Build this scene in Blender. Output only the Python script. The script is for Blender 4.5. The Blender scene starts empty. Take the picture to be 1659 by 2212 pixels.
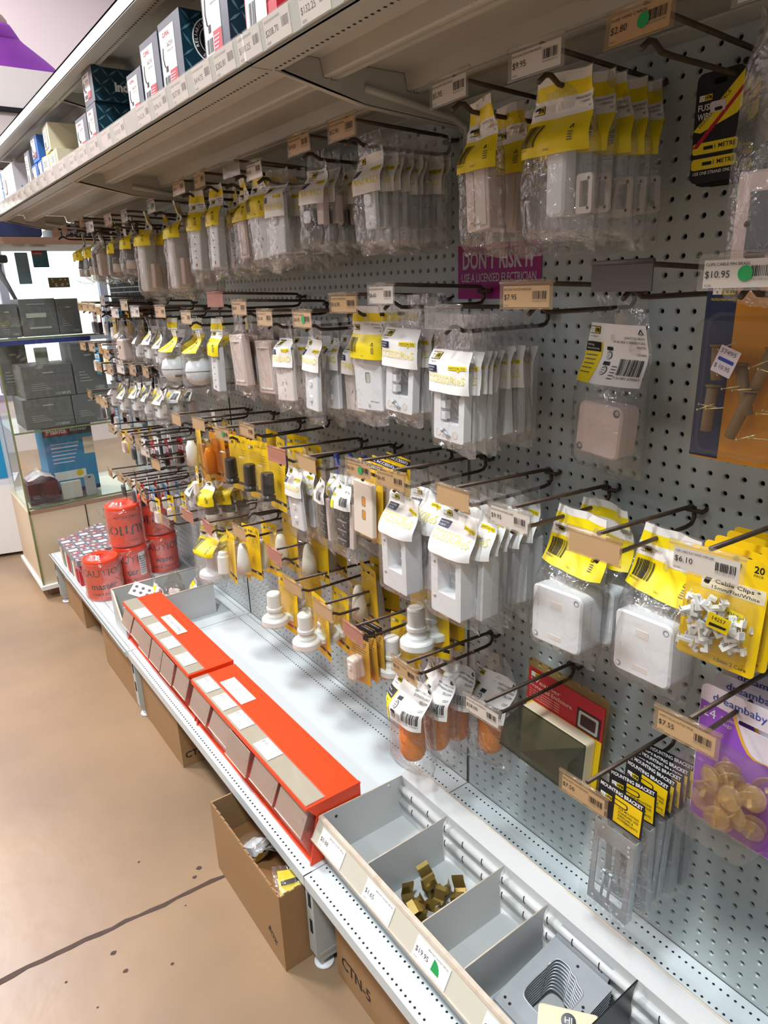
import bpy, bmesh, math, random
from math import sin, cos, pi, radians as R, sqrt, floor
from mathutils import Vector, Matrix, Euler, noise
SC = bpy.context.scene
COL = SC.collection
rnd = random.Random(7)

# ---------------------------------------------------------------- camera
def make_camera():
    f, yaw, pitch, roll = 1499.25, .6193, -.3154, -.0356
    fw = Vector((sin(yaw)*cos(pitch), cos(yaw)*cos(pitch), sin(pitch)))
    r0 = fw.cross(Vector((0, 0, 1))).normalized(); u0 = r0.cross(fw)
    rt = cos(roll)*r0 + sin(roll)*u0; up = -sin(roll)*r0 + cos(roll)*u0
    m = Matrix(((rt.x, up.x, -fw.x, -.9606), (rt.y, up.y, -fw.y, -1.0342), (rt.z, up.z, -fw.z, 1.4118), (0, 0, 0, 1)))
    cd = bpy.data.cameras.new('camera'); cam = bpy.data.objects.new('camera', cd); COL.objects.link(cam)
    cd.sensor_fit = 'VERTICAL'; cd.sensor_height = 36; cd.lens = 36*f/2212; cd.clip_start = .02; cd.clip_end = 60
    cam.matrix_world = m; SC.camera = cam
make_camera()
# ---------------------------------------------------------------- light and exposure
SC.view_settings.view_transform = 'Standard'; SC.view_settings.look = 'None'
SC.view_settings.exposure = 0.0; SC.view_settings.gamma = 1.0; SC.view_settings.use_curve_mapping = False
SC.cycles.transparent_max_bounces = 40; SC.cycles.max_bounces = 7; SC.cycles.diffuse_bounces = 4
SC.cycles.glossy_bounces = 3; SC.cycles.transmission_bounces = 4; SC.cycles.use_denoising = True
SC.cycles.sample_clamp_indirect = 4; SC.cycles.caustics_reflective = False; SC.cycles.caustics_refractive = False
wd = bpy.data.worlds.new('world'); SC.world = wd; wd.use_nodes = True
wd.node_tree.nodes['Background'].inputs[0].default_value = (.93, .96, 1.0, 1)
wd.node_tree.nodes['Background'].inputs[1].default_value = 2.5
KEY, FILL = 128, 27
def area(name, loc, sx, sy, power, col=(1, .95, .88), rot=(0, 0, 0)):
    d = bpy.data.lights.new(name, 'AREA'); d.shape = 'RECTANGLE'; d.size = sx; d.size_y = sy; d.energy = power; d.color = col
    o = bpy.data.objects.new(name, d); COL.objects.link(o); o.location = loc; o.rotation_euler = rot
    return o
area('ceiling_panel_lamp', (-1.72, -1.10, 4.05), .34, .50, KEY, (.90, .97, 1))
for yy in (2.0, 4.9): area('ceiling_panel_lamp', (-1.72, yy, 4.05), .34, .50, KEY*.95, (1, .98, .96))
for yy in (-1.5, 1.2, 3.9): area('ceiling_strip_lamp', (-3.5, yy, 4.05), .2, 1.3, FILL, (.95, .97, 1))
area('added_ceiling_brightener', (-1.6, 4.6, 3.2), .3, 1.0, 200, (1, .95, .97), (pi, 0, 0))  # added upward light without a fitting, brightens the far ceiling
area('ceiling_strip_lamp', (1.6, 4.4, 4.05), .2, 1.3, FILL, (.95, .97, 1))

# ---------------------------------------------------------------- materials
def lin(h):
    h = h.lstrip('#'); v = [int(h[i:i+2], 16)/255 for i in (0, 2, 4)]
    return tuple(((c+.055)/1.055)**2.4 if c > .04045 else c/12.92 for c in v) + (1,)
MATS = {}
def mat(name, hexc, rough=.5, metal=0, spec=.5, noise_amt=0, nscale=30, bump=0, bscale=60, second=None, coat=0, trans=0):
    if name in MATS: return MATS[name]
    m = bpy.data.materials.new(name); m.use_nodes = True; nt = m.node_tree; b = nt.nodes['Principled BSDF']
    b.inputs['Base Color'].default_value = lin(hexc); b.inputs['Roughness'].default_value = rough
    b.inputs['Metallic'].default_value = metal; b.inputs['Specular IOR Level'].default_value = spec
    b.inputs['Coat Weight'].default_value = coat
    tc = nt.nodes.new('ShaderNodeTexCoord')
    if noise_amt:
        n = nt.nodes.new('ShaderNodeTexNoise'); n.inputs['Scale'].default_value = nscale; n.inputs['Detail'].default_value = 5
        nt.links.new(tc.outputs['Object'], n.inputs['Vector'])
        mx = nt.nodes.new('ShaderNodeMix'); mx.data_type = 'RGBA'
        rp = nt.nodes.new('ShaderNodeValToRGB'); rp.color_ramp.elements[0].position = .35; rp.color_ramp.elements[1].position = .7
        nt.links.new(n.outputs['Fac'], rp.inputs[0])
        ml = nt.nodes.new('ShaderNodeMath'); ml.operation = 'MULTIPLY'; ml.inputs[1].default_value = noise_amt
        nt.links.new(rp.outputs[0], ml.inputs[0]); nt.links.new(ml.outputs[0], mx.inputs[0])
        c = lin(hexc); mx.inputs[6].default_value = c
        mx.inputs[7].default_value = lin(second) if second else tuple(x*.6 for x in c[:3])+(1,)
        nt.links.new(mx.outputs[2], b.inputs['Base Color'])
    if bump:
        n2 = nt.nodes.new('ShaderNodeTexNoise'); n2.inputs['Scale'].default_value = bscale; n2.inputs['Detail'].default_value = 3
        nt.links.new(tc.outputs['Object'], n2.inputs['Vector'])
        bp = nt.nodes.new('ShaderNodeBump'); bp.inputs['Strength'].default_value = bump; bp.inputs['Distance'].default_value = .002
        nt.links.new(n2.outputs['Fac'], bp.inputs['Height']); nt.links.new(bp.outputs[0], b.inputs['Normal'])
    MATS[name] = m
    return m
def film(name, tint='ffffff', haze=.10, rough=.12, fres=.35, bump=.6, bscale=45, hazec='f2efec', base=.035):
    if name in MATS: return MATS[name]
    m = bpy.data.materials.new(name); m.use_nodes = True; nt = m.node_tree; nt.nodes.clear()
    out = nt.nodes.new('ShaderNodeOutputMaterial'); tr = nt.nodes.new('ShaderNodeBsdfTransparent'); tr.inputs[0].default_value = lin(tint)
    df = nt.nodes.new('ShaderNodeBsdfDiffuse'); df.inputs[0].default_value = lin(hazec)
    gl = nt.nodes.new('ShaderNodeBsdfGlossy'); gl.inputs['Roughness'].default_value = rough
    lw = nt.nodes.new('ShaderNodeLayerWeight'); lw.inputs[0].default_value = .5
    ml = nt.nodes.new('ShaderNodeMath'); ml.operation = 'MULTIPLY_ADD'; ml.inputs[1].default_value = fres; ml.inputs[2].default_value = base
    pw = nt.nodes.new('ShaderNodeMath'); pw.operation = 'POWER'; pw.inputs[1].default_value = 3; nt.links.new(lw.outputs['Facing'], pw.inputs[0]); nt.links.new(pw.outputs[0], ml.inputs[0])
    m1 = nt.nodes.new('ShaderNodeMixShader'); m1.inputs[0].default_value = haze
    nt.links.new(tr.outputs[0], m1.inputs[1]); nt.links.new(df.outputs[0], m1.inputs[2])
    m2 = nt.nodes.new('ShaderNodeMixShader'); nt.links.new(ml.outputs[0], m2.inputs[0])
    nt.links.new(m1.outputs[0], m2.inputs[1]); nt.links.new(gl.outputs[0], m2.inputs[2]); nt.links.new(m2.outputs[0], out.inputs[0])
    if bump:
        tc = nt.nodes.new('ShaderNodeTexCoord'); n2 = nt.nodes.new('ShaderNodeTexNoise'); n2.inputs['Scale'].default_value = bscale
        n2.inputs['Detail'].default_value = 3; n2.inputs['Distortion'].default_value = 1.2
        nt.links.new(tc.outputs['Object'], n2.inputs['Vector'])
        bp = nt.nodes.new('ShaderNodeBump'); bp.inputs['Strength'].default_value = bump; bp.inputs['Distance'].default_value = .006
        nt.links.new(n2.outputs['Fac'], bp.inputs['Height'])
        nt.links.new(bp.outputs[0], gl.inputs['Normal']); nt.links.new(bp.outputs[0], lw.inputs['Normal'])
    MATS[name] = m
    return m
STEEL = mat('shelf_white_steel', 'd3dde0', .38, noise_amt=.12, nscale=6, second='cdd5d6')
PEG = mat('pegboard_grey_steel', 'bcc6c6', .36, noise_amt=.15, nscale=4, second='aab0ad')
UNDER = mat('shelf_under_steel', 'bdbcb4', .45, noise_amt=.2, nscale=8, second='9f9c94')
LIPM = mat('shelf_lip_steel', 'cdd4d1', .35)
DARK = mat('dark_hole', '14131a', .8)
CAV = mat('cavity_dark', '2b2826', .8)
WIRE = mat('hook_wire', '57493f', .45, .6, noise_amt=.5, nscale=60, second='3a2c26')
WIREL = mat('hook_wire_bright', '9a948c', .3, .9)
CLEAR = film('clear_plastic', 'faf8f5', .06, .08, .3, 0)
TANCL = film('yellowed_clear_plastic', 'f8f1e6', .12, .15, .3, 0, hazec='d8c0a0')
PINKCL = film('pinkish_clear_plastic', 'f0d2c8', .35, .15, .3, 0, hazec='d8a896')
FILM = film('bag_film', 'fcfcfc', .05, .06, .5, 1.3, 30, base=.085)
FILM2 = film('bag_film_warm', 'f8f6f4', .07, .08, .5, 1.3, 30, base=.08, hazec='d9cabd')
BLIS = film('blister_shell', 'fdfcf8', .02, .07, .35, .25, 25)
BLISY = film('blister_shell_aged', 'f0dcae', .07, .12, .5, .25, 25, hazec='c8ac78')
SMOKE = film('smoked_cover', 'b6b6a4', .10, .1, .4, 0, hazec='85857a')
GLASS = film('cabinet_glass', 'fcfffd', .01, .02, .25, 0)
GLEDGE = mat('glass_edge', '7f8a5a', .2)
WHT = mat('white_plastic', 'edf0f3', .35)
WHT2 = mat('white_plastic_warm', 'e9dfd8', .4)
WHTP = mat('pinkish_plastic', 'e6d3cd', .4)
PAP = mat('white_paper', 'f2f0ee', .7)
PAPP = mat('lilac_paper', 'dcd3dc', .7)
TANP = mat('tan_paper', 'ecdcc4', .7, noise_amt=.25, nscale=25, second='dcc29e')
PINKP = mat('pink_paper', 'd9a491', .7)
INK = mat('black_ink', '17151a', .6)
INKG = mat('grey_ink', '6a6668', .7)
YEL = mat('yellow_print', 'f2da0c', .45)
YELT = mat('yellow_thin_print', 'f5e36a', .6)
YELC = mat('yellow_card', 'f0c808', .5)
AMB = mat('amber_card', 'd8920c', .5, noise_amt=.3, nscale=10, second='b87408')
BLK = mat('black_plastic', '1c1b1f', .3)
HOLDK = mat('dark_ticket_holder', '46423f', .5)
GRYP = mat('grey_plastic', '6b6f73', .4)
GREEN = mat('green_sticker', '1f9a50', .6)
ORG = mat('orange_plastic', 'f0481c', .4, noise_amt=.15, nscale=5, second='e04018')
ORGT = mat('orange_tape', 'ff4a26', .32)
ORB = mat('orange_float', 'ff9204', .5)
BRASS = mat('brass', 'a08a50', .3, .85)
ZINC = mat('zinc_steel', 'b6bec4', .34, .45, noise_amt=.2, nscale=20, second='8d949a')
ZINCD = mat('zinc_dark', '6d7378', .4, .8)
BINM = mat('bin_grey_steel', 'c6c9c8', .42, noise_amt=.12, nscale=5, second='a9aba9')
RIM = mat('chipped_cream_rim', 'd9cdbd', .5, noise_amt=.5, nscale=50, second='b5a08a')
RAILB = mat('rail_beige', 'c9c6b6', .4)
KRAFT = mat('kraft_card', 'a3815a', .75, noise_amt=.3, nscale=7, second='946a3f')
KRAFTD = mat('kraft_inside', '8c6238', .8)
RED = mat('red_print', 'b8182c', .5)
MAG = mat('magenta_sign', 'a8127c', .5)
TEAL = mat('teal_carton', '12323f', .35)
TEALL = mat('teal_pattern', '4d7480', .4)
BLUE = mat('blue_carton', '1b8fc4', .4)
BLUED = mat('blue_print', '2c3f9a', .5)
NAVY = mat('navy_band', '14244e', .5)
PURP = mat('purple_print', '8a4bb8', .5)
LILAC = mat('lilac_print', 'b99ad8', .6)
CREAM = mat('cream_plastic', 'e6d9ba', .4)
SHIRT = mat('purple_shirt', '7c2f9a', .8, noise_amt=.4, nscale=9, second='602080', bump=.3, bscale=30)
SKINM = mat('mannequin_taupe', '8a7a70', .6)
BOXD = mat('dark_grey_carton', '6a6a6b', .55, noise_amt=.25, nscale=8, second='5a5b5c')
MAROON = mat('maroon_box', '35161c', .5)
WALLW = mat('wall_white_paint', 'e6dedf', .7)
CEILW = mat('ceiling_white', 'd9cfd6', .8)
PANB = mat('beige_panel', 'd8c4a8', .5)
BROWN = mat('brown_trim', '9a7b66', .5)
FLEX = film('soft_amber_plastic', 'faf0da', .16, .2, .4, 0, hazec='e0c898')
SHRINK = film('shrink_film', 'fdf8f6', .05, .07, .6, 1.4, 18, base=.16)
DIMW = mat('wall_bounce_damper', '7b7a7a', .8)  # grey for the unseen walls, darkened to cut bounce onto the shelving

# ---------------------------------------------------------------- mesh builder
_TX = {}
def text2d(s, bold=0, shear=0):
    k = (s, bold, shear)
    if k in _TX: return _TX[k]
    cu = bpy.data.curves.new('t', 'FONT'); cu.body = s; cu.size = 1; cu.resolution_u = 2; cu.offset = bold; cu.shear = shear
    ob = bpy.data.objects.new('t', cu); COL.objects.link(ob)
    dg = bpy.context.evaluated_depsgraph_get(); me = bpy.data.meshes.new_from_object(ob.evaluated_get(dg))
    vs = [(v.co.x, v.co.y) for v in me.vertices]; fs = [tuple(p.vertices) for p in me.polygons]
    bpy.data.objects.remove(ob); bpy.data.curves.remove(cu); bpy.data.meshes.remove(me)
    if not vs: vs = [(0, 0)]
    x0 = min(v[0] for v in vs); x1 = max(v[0] for v in vs)
    _TX[k] = (vs, fs, x0, x1)
    return _TX[k]
I4 = Matrix.Identity(4)
class MB:
    def __init__(s): s.v = []; s.f = []; s.m = []; s.mats = []; s.sm = []; s.M = I4; s.warp = None
    def mi(s, m):
        if m not in s.mats: s.mats.append(m)
        return s.mats.index(m)
    def add(s, vs, fs, m, smooth=False):
        o = len(s.v); M = s.M
        for p in vs:
            p = Vector(p)
            if s.warp: p = s.warp(p)
            s.v.append(tuple(M @ p))
        i = s.mi(m)
        for f in fs: s.f.append([o+k for k in f]); s.m.append(i); s.sm.append(smooth)
    def box(s, x0, x1, y0, y1, z0, z1, m, smooth=False):
        vs = [(x, y, z) for z in (z0, z1) for y in (y0, y1) for x in (x0, x1)]
        s.add(vs, [(0, 2, 3, 1), (4, 5, 7, 6), (0, 1, 5, 4), (2, 6, 7, 3), (0, 4, 6, 2), (1, 3, 7, 5)], m, smooth)
    def quad(s, a, b, c, d, m): s.add([a, b, c, d], [(0, 1, 2, 3)], m)
    def prism(s, pts, axis, a, b, m, smooth=False):
        def P(p, t): return {'x': (t, p[0], p[1]), 'y': (p[0], t, p[1]), 'z': (p[0], p[1], t)}[axis]
        n = len(pts); vs = [P(p, a) for p in pts]+[P(p, b) for p in pts]
        s.add(vs, [tuple(range(n))[::-1], tuple(range(n, 2*n))]+[(i, (i+1) % n, n+(i+1) % n, n+i) for i in range(n)], m, smooth)
    def ring(s, outer, inner, y0, y1, m):   # frame in the xz plane
        n = len(outer); vs = [(p[0], y, p[1]) for y in (y0, y1) for p in outer]+[(p[0], y, p[1]) for y in (y0, y1) for p in inner]
        fs = []
        for i in range(n):
            j = (i+1) % n
            fs += [(i, j, 2*n+j, 2*n+i), (n+i, 3*n+i, 3*n+j, n+j), (i, n+i, n+j, j), (2*n+i, 2*n+j, 3*n+j, 3*n+i)]
        s.add(vs, fs, m)
    def rbox(s, cx, cz, w, h, y0, y1, r, m, bev=.0015, n=4, taper=0):   # rounded in xz, front at y0 with a bevel
        A = rrect(cx, cz, w-2*bev-2*taper, h-2*bev-2*taper, max(r-bev, .0005), n); B = rrect(cx, cz, w-2*taper, h-2*taper, r, n); C = rrect(cx, cz, w, h, r, n)
        k = len(A); sg = 1 if y1 > y0 else -1
        vs = [(p[0], y0, p[1]) for p in A]+[(p[0], y0+bev*sg, p[1]) for p in B]+[(p[0], y1, p[1]) for p in C]
        fs = [tuple(range(k))[::-1], tuple(range(2*k, 3*k))]
        for a in (0, k): fs += [(a+i, a+(i+1) % k, a+k+(i+1) % k, a+k+i) for i in range(k)]
        s.add(vs, fs, m)
    def tube(s, path, r, m, n=7, cap=True):
        path = [Vector(p) for p in path]; rings = []; last = None
        for i, p in enumerate(path):
            t = (path[min(i+1, len(path)-1)]-path[max(i-1, 0)]).normalized()
            a = last if last is not None else (Vector((0, 0, 1)) if abs(t.z) < .9 else Vector((0, 1, 0)))
            u = (a - t*a.dot(t)).normalized(); w = t.cross(u); last = u
            rr = r[i] if isinstance(r, (list, tuple)) else r
            rings.append([p+(u*cos(2*pi*k/n)+w*sin(2*pi*k/n))*rr for k in range(n)])
        vs = [q for g in rings for q in g]; fs = []
        for i in range(len(path)-1):
            for k in range(n): fs.append((i*n+k, i*n+(k+1) % n, (i+1)*n+(k+1) % n, (i+1)*n+k))
        if cap: fs += [tuple(range(n))[::-1], tuple(range(len(vs)-n, len(vs)))]
        s.add(vs, fs, m, True)
    def lathe(s, prof, m, n=20, c=(0, 0), axis='z', smooth=True, sharp=False):
        if sharp:
            for a, b in zip(prof, prof[1:]): s.lathe([a, b], m, n, c, axis, smooth)
            return
        vs = []
        for (r, z) in prof:
            for k in range(n):
                a = 2*pi*k/n; p = (c[0]+r*cos(a), c[1]+r*sin(a), z)
                vs.append(p if axis == 'z' else (p[0], z, p[1]) if axis == 'y' else (z, p[0], p[1]))
        fs = [(i*n+k, i*n+(k+1) % n, (i+1)*n+(k+1) % n, (i+1)*n+k) for i in range(len(prof)-1) for k in range(n)]
        s.add(vs, fs, m, smooth)
    def disc(s, cx, cz, r, y, m, n=14): s.add([(cx+r*cos(2*pi*k/n), y, cz+r*sin(2*pi*k/n)) for k in range(n)], [tuple(range(n))], m)
    def text(s, t, x, z, h, y, m, al='l', w=None, bold=0, shear=0, rot=0, sx=1):
        # in the xz plane facing -y; h is the letter height
        vs, fs, x0, x1 = text2d(t, bold, shear); k = h/.7; kx = k*sx
        if w: kx = w/max(x1-x0, .01)
        off = {'l': -x0, 'c': -(x0+x1)/2, 'r': -x1}[al]
        c, d = cos(rot), sin(rot)
        o = []
        for p in vs:
            a, b = (p[0]+off)*kx, p[1]*k
            o.append((x+a*c-b*d, y, z+a*d+b*c))
        s.add(o, fs, m)
    def grid(s, u0, u1, v0, v1, nu, nv, y, m, smooth=True):
        vs = [(u0+(u1-u0)*i/nu, y, v0+(v1-v0)*j/nv) for j in range(nv+1) for i in range(nu+1)]
        s.add(vs, [(j*(nu+1)+i, j*(nu+1)+i+1, (j+1)*(nu+1)+i+1, (j+1)*(nu+1)+i) for j in range(nv) for i in range(nu)], m, smooth)
    def bars(s, x0, x1, z0, z1, y, m, n=12, seed=1):
        q = random.Random(seed); x = x0; st = (x1-x0)/n
        for i in range(n):
            w = st*q.choice((.3, .45, .7)); s.grid(x, x+w, z0, z1, 1, 5 if s.warp else 1, y, m, False); x += st
    def mesh(s, name):
        me = bpy.data.meshes.new(name); me.from_pydata(s.v, [], s.f); me.update()
        for m in s.mats: me.materials.append(m)
        me.polygons.foreach_set('material_index', s.m); me.polygons.foreach_set('use_smooth', s.sm)
        return me
def flat(mb, x0, x1, z0, z1, y, m):
    n = max(1, math.ceil((x1-x0)/.004)) if mb.warp else 1; k = max(1, math.ceil((z1-z0)/.004)) if mb.warp else 1
    mb.grid(x0, x1, z0, z1, n, k, y, m, False)
def rrect(cx, cz, w, h, r, n=4):
    o = []
    for (sx, sz, a0) in ((1, 1, 0), (-1, 1, 90), (-1, -1, 180), (1, -1, 270)):
        for k in range(n+1):
            a = R(a0+90*k/n); o.append((cx+sx*(w/2-r)+r*cos(a), cz+sz*(h/2-r)+r*sin(a)))
    return o
def obj(name, mb, parent=None, label=None):
    me = mb.mesh(name) if isinstance(mb, MB) else mb
    o = bpy.data.objects.new(name, me); COL.objects.link(o)
    if parent is not None: o.parent = parent
    if label: o['label'] = label
    return o
def tag(o, label=None, cat=None, group=None, kind=None):
    if label: o['label'] = label
    if cat: o['category'] = cat
    if group: o['group'] = group
    if kind: o['kind'] = kind
    return o
def thing(name, label, cat, loc=(0, 0, 0), rz=0, group=None, rot=None):
    o = bpy.data.objects.new(name, None); COL.objects.link(o); o.location = loc
    o.rotation_euler = rot or (0, 0, rz); o.empty_display_size = .05
    return tag(o, label, cat, group)
def struct(name, mb): return tag(obj(name, mb), kind='structure')
class Proto:      # parts of a thing: (name, mesh, [sub-parts])
    def __init__(s): s.parts = []
    def part(s, name, mb, subs=()):
        s.parts.append((name, mb.mesh(name), [(n, b.mesh(n)) for n, b in subs])); return s
    def place(s, name, label, cat, loc, rz=-pi/2, group=None, rot=None):
        r = thing(name, label, cat, loc, rz, group, rot)
        for n, me, subs in s.parts:
            o = obj(n, me, r)
            for sn, sm in subs: obj(sn, sm, o)
        return r
# ================================================================ room shell
mb = MB(); mb.box(-5.1, 3.1, -3.1, 6.5, -.02, 0, None) ; FLO = mb
def floor_material():
    m = bpy.data.materials.new('painted_concrete'); m.use_nodes = True; nt = m.node_tree; b = nt.nodes['Principled BSDF']
    tc = nt.nodes.new('ShaderNodeTexCoord'); L = nt.links.new
    n = nt.nodes.new('ShaderNodeTexNoise'); n.inputs['Scale'].default_value = 2.2; n.inputs['Detail'].default_value = 6
    L(tc.outputs['Object'], n.inputs['Vector'])
    rp = nt.nodes.new('ShaderNodeValToRGB'); L(n.outputs['Fac'], rp.inputs[0])
    rp.color_ramp.elements[0].position = .3; rp.color_ramp.elements[0].color = lin('86705a')
    rp.color_ramp.elements[1].position = .75; rp.color_ramp.elements[1].color = lin('a08566')
    n2 = nt.nodes.new('ShaderNodeTexNoise'); n2.inputs['Scale'].default_value = 9; n2.inputs['Detail'].default_value = 8
    L(tc.outputs['Object'], n2.inputs['Vector'])
    r2 = nt.nodes.new('ShaderNodeValToRGB'); L(n2.outputs['Fac'], r2.inputs[0])
    r2.color_ramp.elements[0].position = .70; r2.color_ramp.elements[0].color = (0, 0, 0, 1); r2.color_ramp.elements[1].position = .74
    mx = nt.nodes.new('ShaderNodeMix'); mx.data_type = 'RGBA'; mx.inputs[7].default_value = lin('8a6a55')
    mm = nt.nodes.new('ShaderNodeMath'); mm.operation = 'MULTIPLY'; mm.inputs[1].default_value = .35; L(r2.outputs[0], mm.inputs[0]); L(mm.outputs[0], mx.inputs[0])
    L(rp.outputs[0], mx.inputs[6]); L(mx.outputs[2], b.inputs['Base Color'])
    b.inputs['Roughness'].default_value = .33; b.inputs['Specular IOR Level'].default_value = .6
    n3 = nt.nodes.new('ShaderNodeTexNoise'); n3.inputs['Scale'].default_value = 14; n3.inputs['Detail'].default_value = 4
    L(tc.outputs['Object'], n3.inputs['Vector'])
    bp = nt.nodes.new('ShaderNodeBump'); bp.inputs['Strength'].default_value = .25; bp.inputs['Distance'].default_value = .004
    L(n3.outputs['Fac'], bp.inputs['Height']); L(bp.outputs[0], b.inputs['Normal'])
    return m
FLM = floor_material(); CRACK = mat('crack_filler', '4a352b', .7, noise_amt=.5, nscale=40, second='2c1f1a')
FLO.mats = [FLM]; struct('floor', FLO)
q = random.Random(3)
mb = MB(); ys = []; x = -2.4
while x < -.1:                                             # the dark filled joint across the aisle
    ys.append((x, .375+.02*sin(x*4.1)-(x+.75)*.02*0+q.uniform(-.003, .003), q.uniform(.004, .008))); x += .03
for (a, b) in zip(ys, ys[1:]):
    mb.add([(a[0], a[1]-a[2], .0008), (b[0], b[1]-b[2], .0008), (b[0], b[1]+b[2], .0008), (a[0], a[1]+a[2], .0008)], [(0, 1, 2, 3)], CRACK)
for (sx, sy, r) in ((-.668, .537, .004), (-.797, .309, .008), (-.789, .247, .007), (-.57, .399, .007), (-.9, .30, .004), (-.62, .33, .003), (-.70, .20, .005), (-.55, .42, .009), (-.86, .2, .003)):
    mb.add([(sx+r*cos(k*.7)*q.uniform(.6, 1), sy+r*sin(k*.7)*q.uniform(.4, .8), .001) for k in range(9)], [tuple(range(9))], CRACK)
struct('trim_1', mb)
mb = MB(); mb.box(-5.1, 3.1, -3.1, 6.5, 4.2, 4.25, CEILW); struct('ceiling', mb)
mb = MB()                                                  # far wall with the shop window
for (x0, x1, z0, z1) in ((-5, -1.6, 0, 4.2), (2.2, 3, 0, 4.2), (-1.6, 2.2, 0, .5), (-1.6, 2.2, 2.15, 4.2)): mb.box(x0, x1, 6.4, 6.5, z0, z1, WALLW)
struct('wall_far', mb)
mb = MB(); mb.box(-5.1, -5, -3, 6.5, 0, 4.2, DIMW); struct('wall_left', mb)  # unseen enclosing walls, added to shut out sky light and kept dark
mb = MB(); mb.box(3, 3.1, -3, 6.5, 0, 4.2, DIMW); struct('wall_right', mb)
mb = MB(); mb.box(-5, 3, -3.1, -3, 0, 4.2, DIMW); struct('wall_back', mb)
FRM = mat('window_frame_grey', '8d93a3', .5)
mb = MB()
for x in (-1.6, -.72, .16, 1.04, 1.92): mb.box(x-.035, x+.035, 6.38, 6.46, .5, 2.15, FRM)
for z in (.5, 1.0, 2.1): mb.box(-1.6, 2.2, 6.39, 6.45, z, z+.05, FRM)
mb.box(-1.6, 2.2, 6.42, 6.424, .5, 2.15, GLASS); struct('window_1', mb)

# ================================================================ gondola shelving
HZ0, PIT = .2692, .0254
def peg_panel(y0, y1, z0, z1, n, hy):
    mb = MB(); vs = []; fs = []; m0 = PEG
    h = PIT/2; ro, ri, dep = .0052, .0034, .0026
    ang = [2*pi*k/n for k in range(n)]
    sq = [(cos(a)/max(abs(cos(a)), abs(sin(a)))*h, sin(a)/max(abs(cos(a)), abs(sin(a)))*h) for a in ang]
    rows = [HZ0+PIT*k for k in range(80) if z0 < HZ0+PIT*k < z1]
    cols = [hy-PIT*k for k in range(46)]
    for z in rows:
        for y in cols:
            o = len(vs)
            vs += [(0, y+a, z+b) for a, b in sq]+[(0, y+ro*cos(t), z+ro*sin(t)) for t in ang]+[(dep, y+ri*cos(t), z+ri*sin(t)) for t in ang]+[(dep+.003, y+ri*cos(t), z+ri*sin(t)) for t in ang]
            for k in range(n):
                j = (k+1) % n
                for b in (0, n, 2*n): fs.append((o+b+k, o+b+n+k, o+b+n+j, o+b+j))
    mb.add(vs, fs, m0, False)
    yy0, yy1 = cols[-1]-h, cols[0]+h; zz0, zz1 = rows[0]-h, rows[-1]+h
    g = .0012
    for (a, b, c, d) in ((y0, yy0, z0+g, z1-g), (yy1, y1, z0+g, z1-g)): mb.quad((0, a, c), (0, a, d), (0, b, d), (0, b, c), m0)
    if zz0 > z0+g: mb.quad((0, yy0, z0+g), (0, yy0, zz0), (0, yy1, zz0), (0, yy1, z0+g), m0)
    if zz1 < z1-g: mb.quad((0, yy0, zz1), (0, yy0, z1-g), (0, yy1, z1-g), (0, yy1, zz1), m0)
    for z in (z0+g, z1-g): mb.quad((0, y0, z), (.012, y0, z), (.012, y1, z), (0, y1, z), m0)
    mb.quad((.018, y0, z0), (.018, y1, z0), (.018, y1, z1), (.018, y0, z1), CAV)
    return mb
seams = [.256, .333]+[.333+.3048*k for k in range(1, 7)]
BAYN = ['nearest bay', 'middle bay', 'farthest bay']
ORDZ = ['lowest narrow', 'second lowest', 'third lowest', 'fourth lowest', 'fifth lowest', 'sixth lowest', 'highest']
for b in range(3):
    ya, yb = -1.2+1.2*b, 1.2*b
    for k in range(len(seams)-1):
        zc = (seams[k]+seams[k+1])/2
        o = obj('pegboard_panel', peg_panel(ya+.006, yb-.003, seams[k], seams[k+1], 16 if b == 0 and k < 5 else 8, yb-.0305))
        tag(o, f'{ORDZ[k]} grey perforated steel back panel in the {BAYN[b]} of shelving', 'pegboard', 'perforated back panels')
for i, y in enumerate((-1.2, 0, 1.2, 2.4)):
    mb = MB(); mb.box(.005, .06, y-.018, y+.018, .0, 2.2, PEG)
    for k in range(38):
        z = .27+.05*k; mb.box(.0035, .006, y-.0045, y+.0015, z, z+.026, DARK)
    mb2 = MB()                                              # base leg reaching forward with a levelling foot
    mb2.prism([(-.452, .232), (-.452, .04), (-.444, .022), (-.392, .022), (-.372, .05), (-.372, .20), (-.36, .232)], 'y', y-.015, y+.015, PEG)
    mb2.box(-.37, 0, y-.015, y+.015, .15, .232, PEG)
    mb2.box(-.4535, -.452, y-.005, y+.004, .17, .205, DARK); mb2.box(-.4535, -.452, y-.005, y+.004, .10, .135, DARK)
    mb2.box(-.445, -.40, y-.0156, y-.015, .035, .045, UNDER)
    mb3 = MB(); mb3.lathe([(.0, .022), (.006, .022), (.006, .007), (.021, .006), (.023, .001), (0, 0)], WHT, 24, (-.428, y))
    t = thing('shelf_upright', ['slotted steel upright at the near end of the shelving', 'slotted steel upright with white leg beside the open cardboard box', 'slotted steel upright with white leg between two closed cardboard boxes', 'slotted steel upright at the far end beside glass cabinet'][i], 'shelf upright', (0, 0, 0), group='shelf uprights')
    obj('post', mb, t); l = obj('base_leg', mb2, t); obj('levelling_foot', mb3, l)
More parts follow.
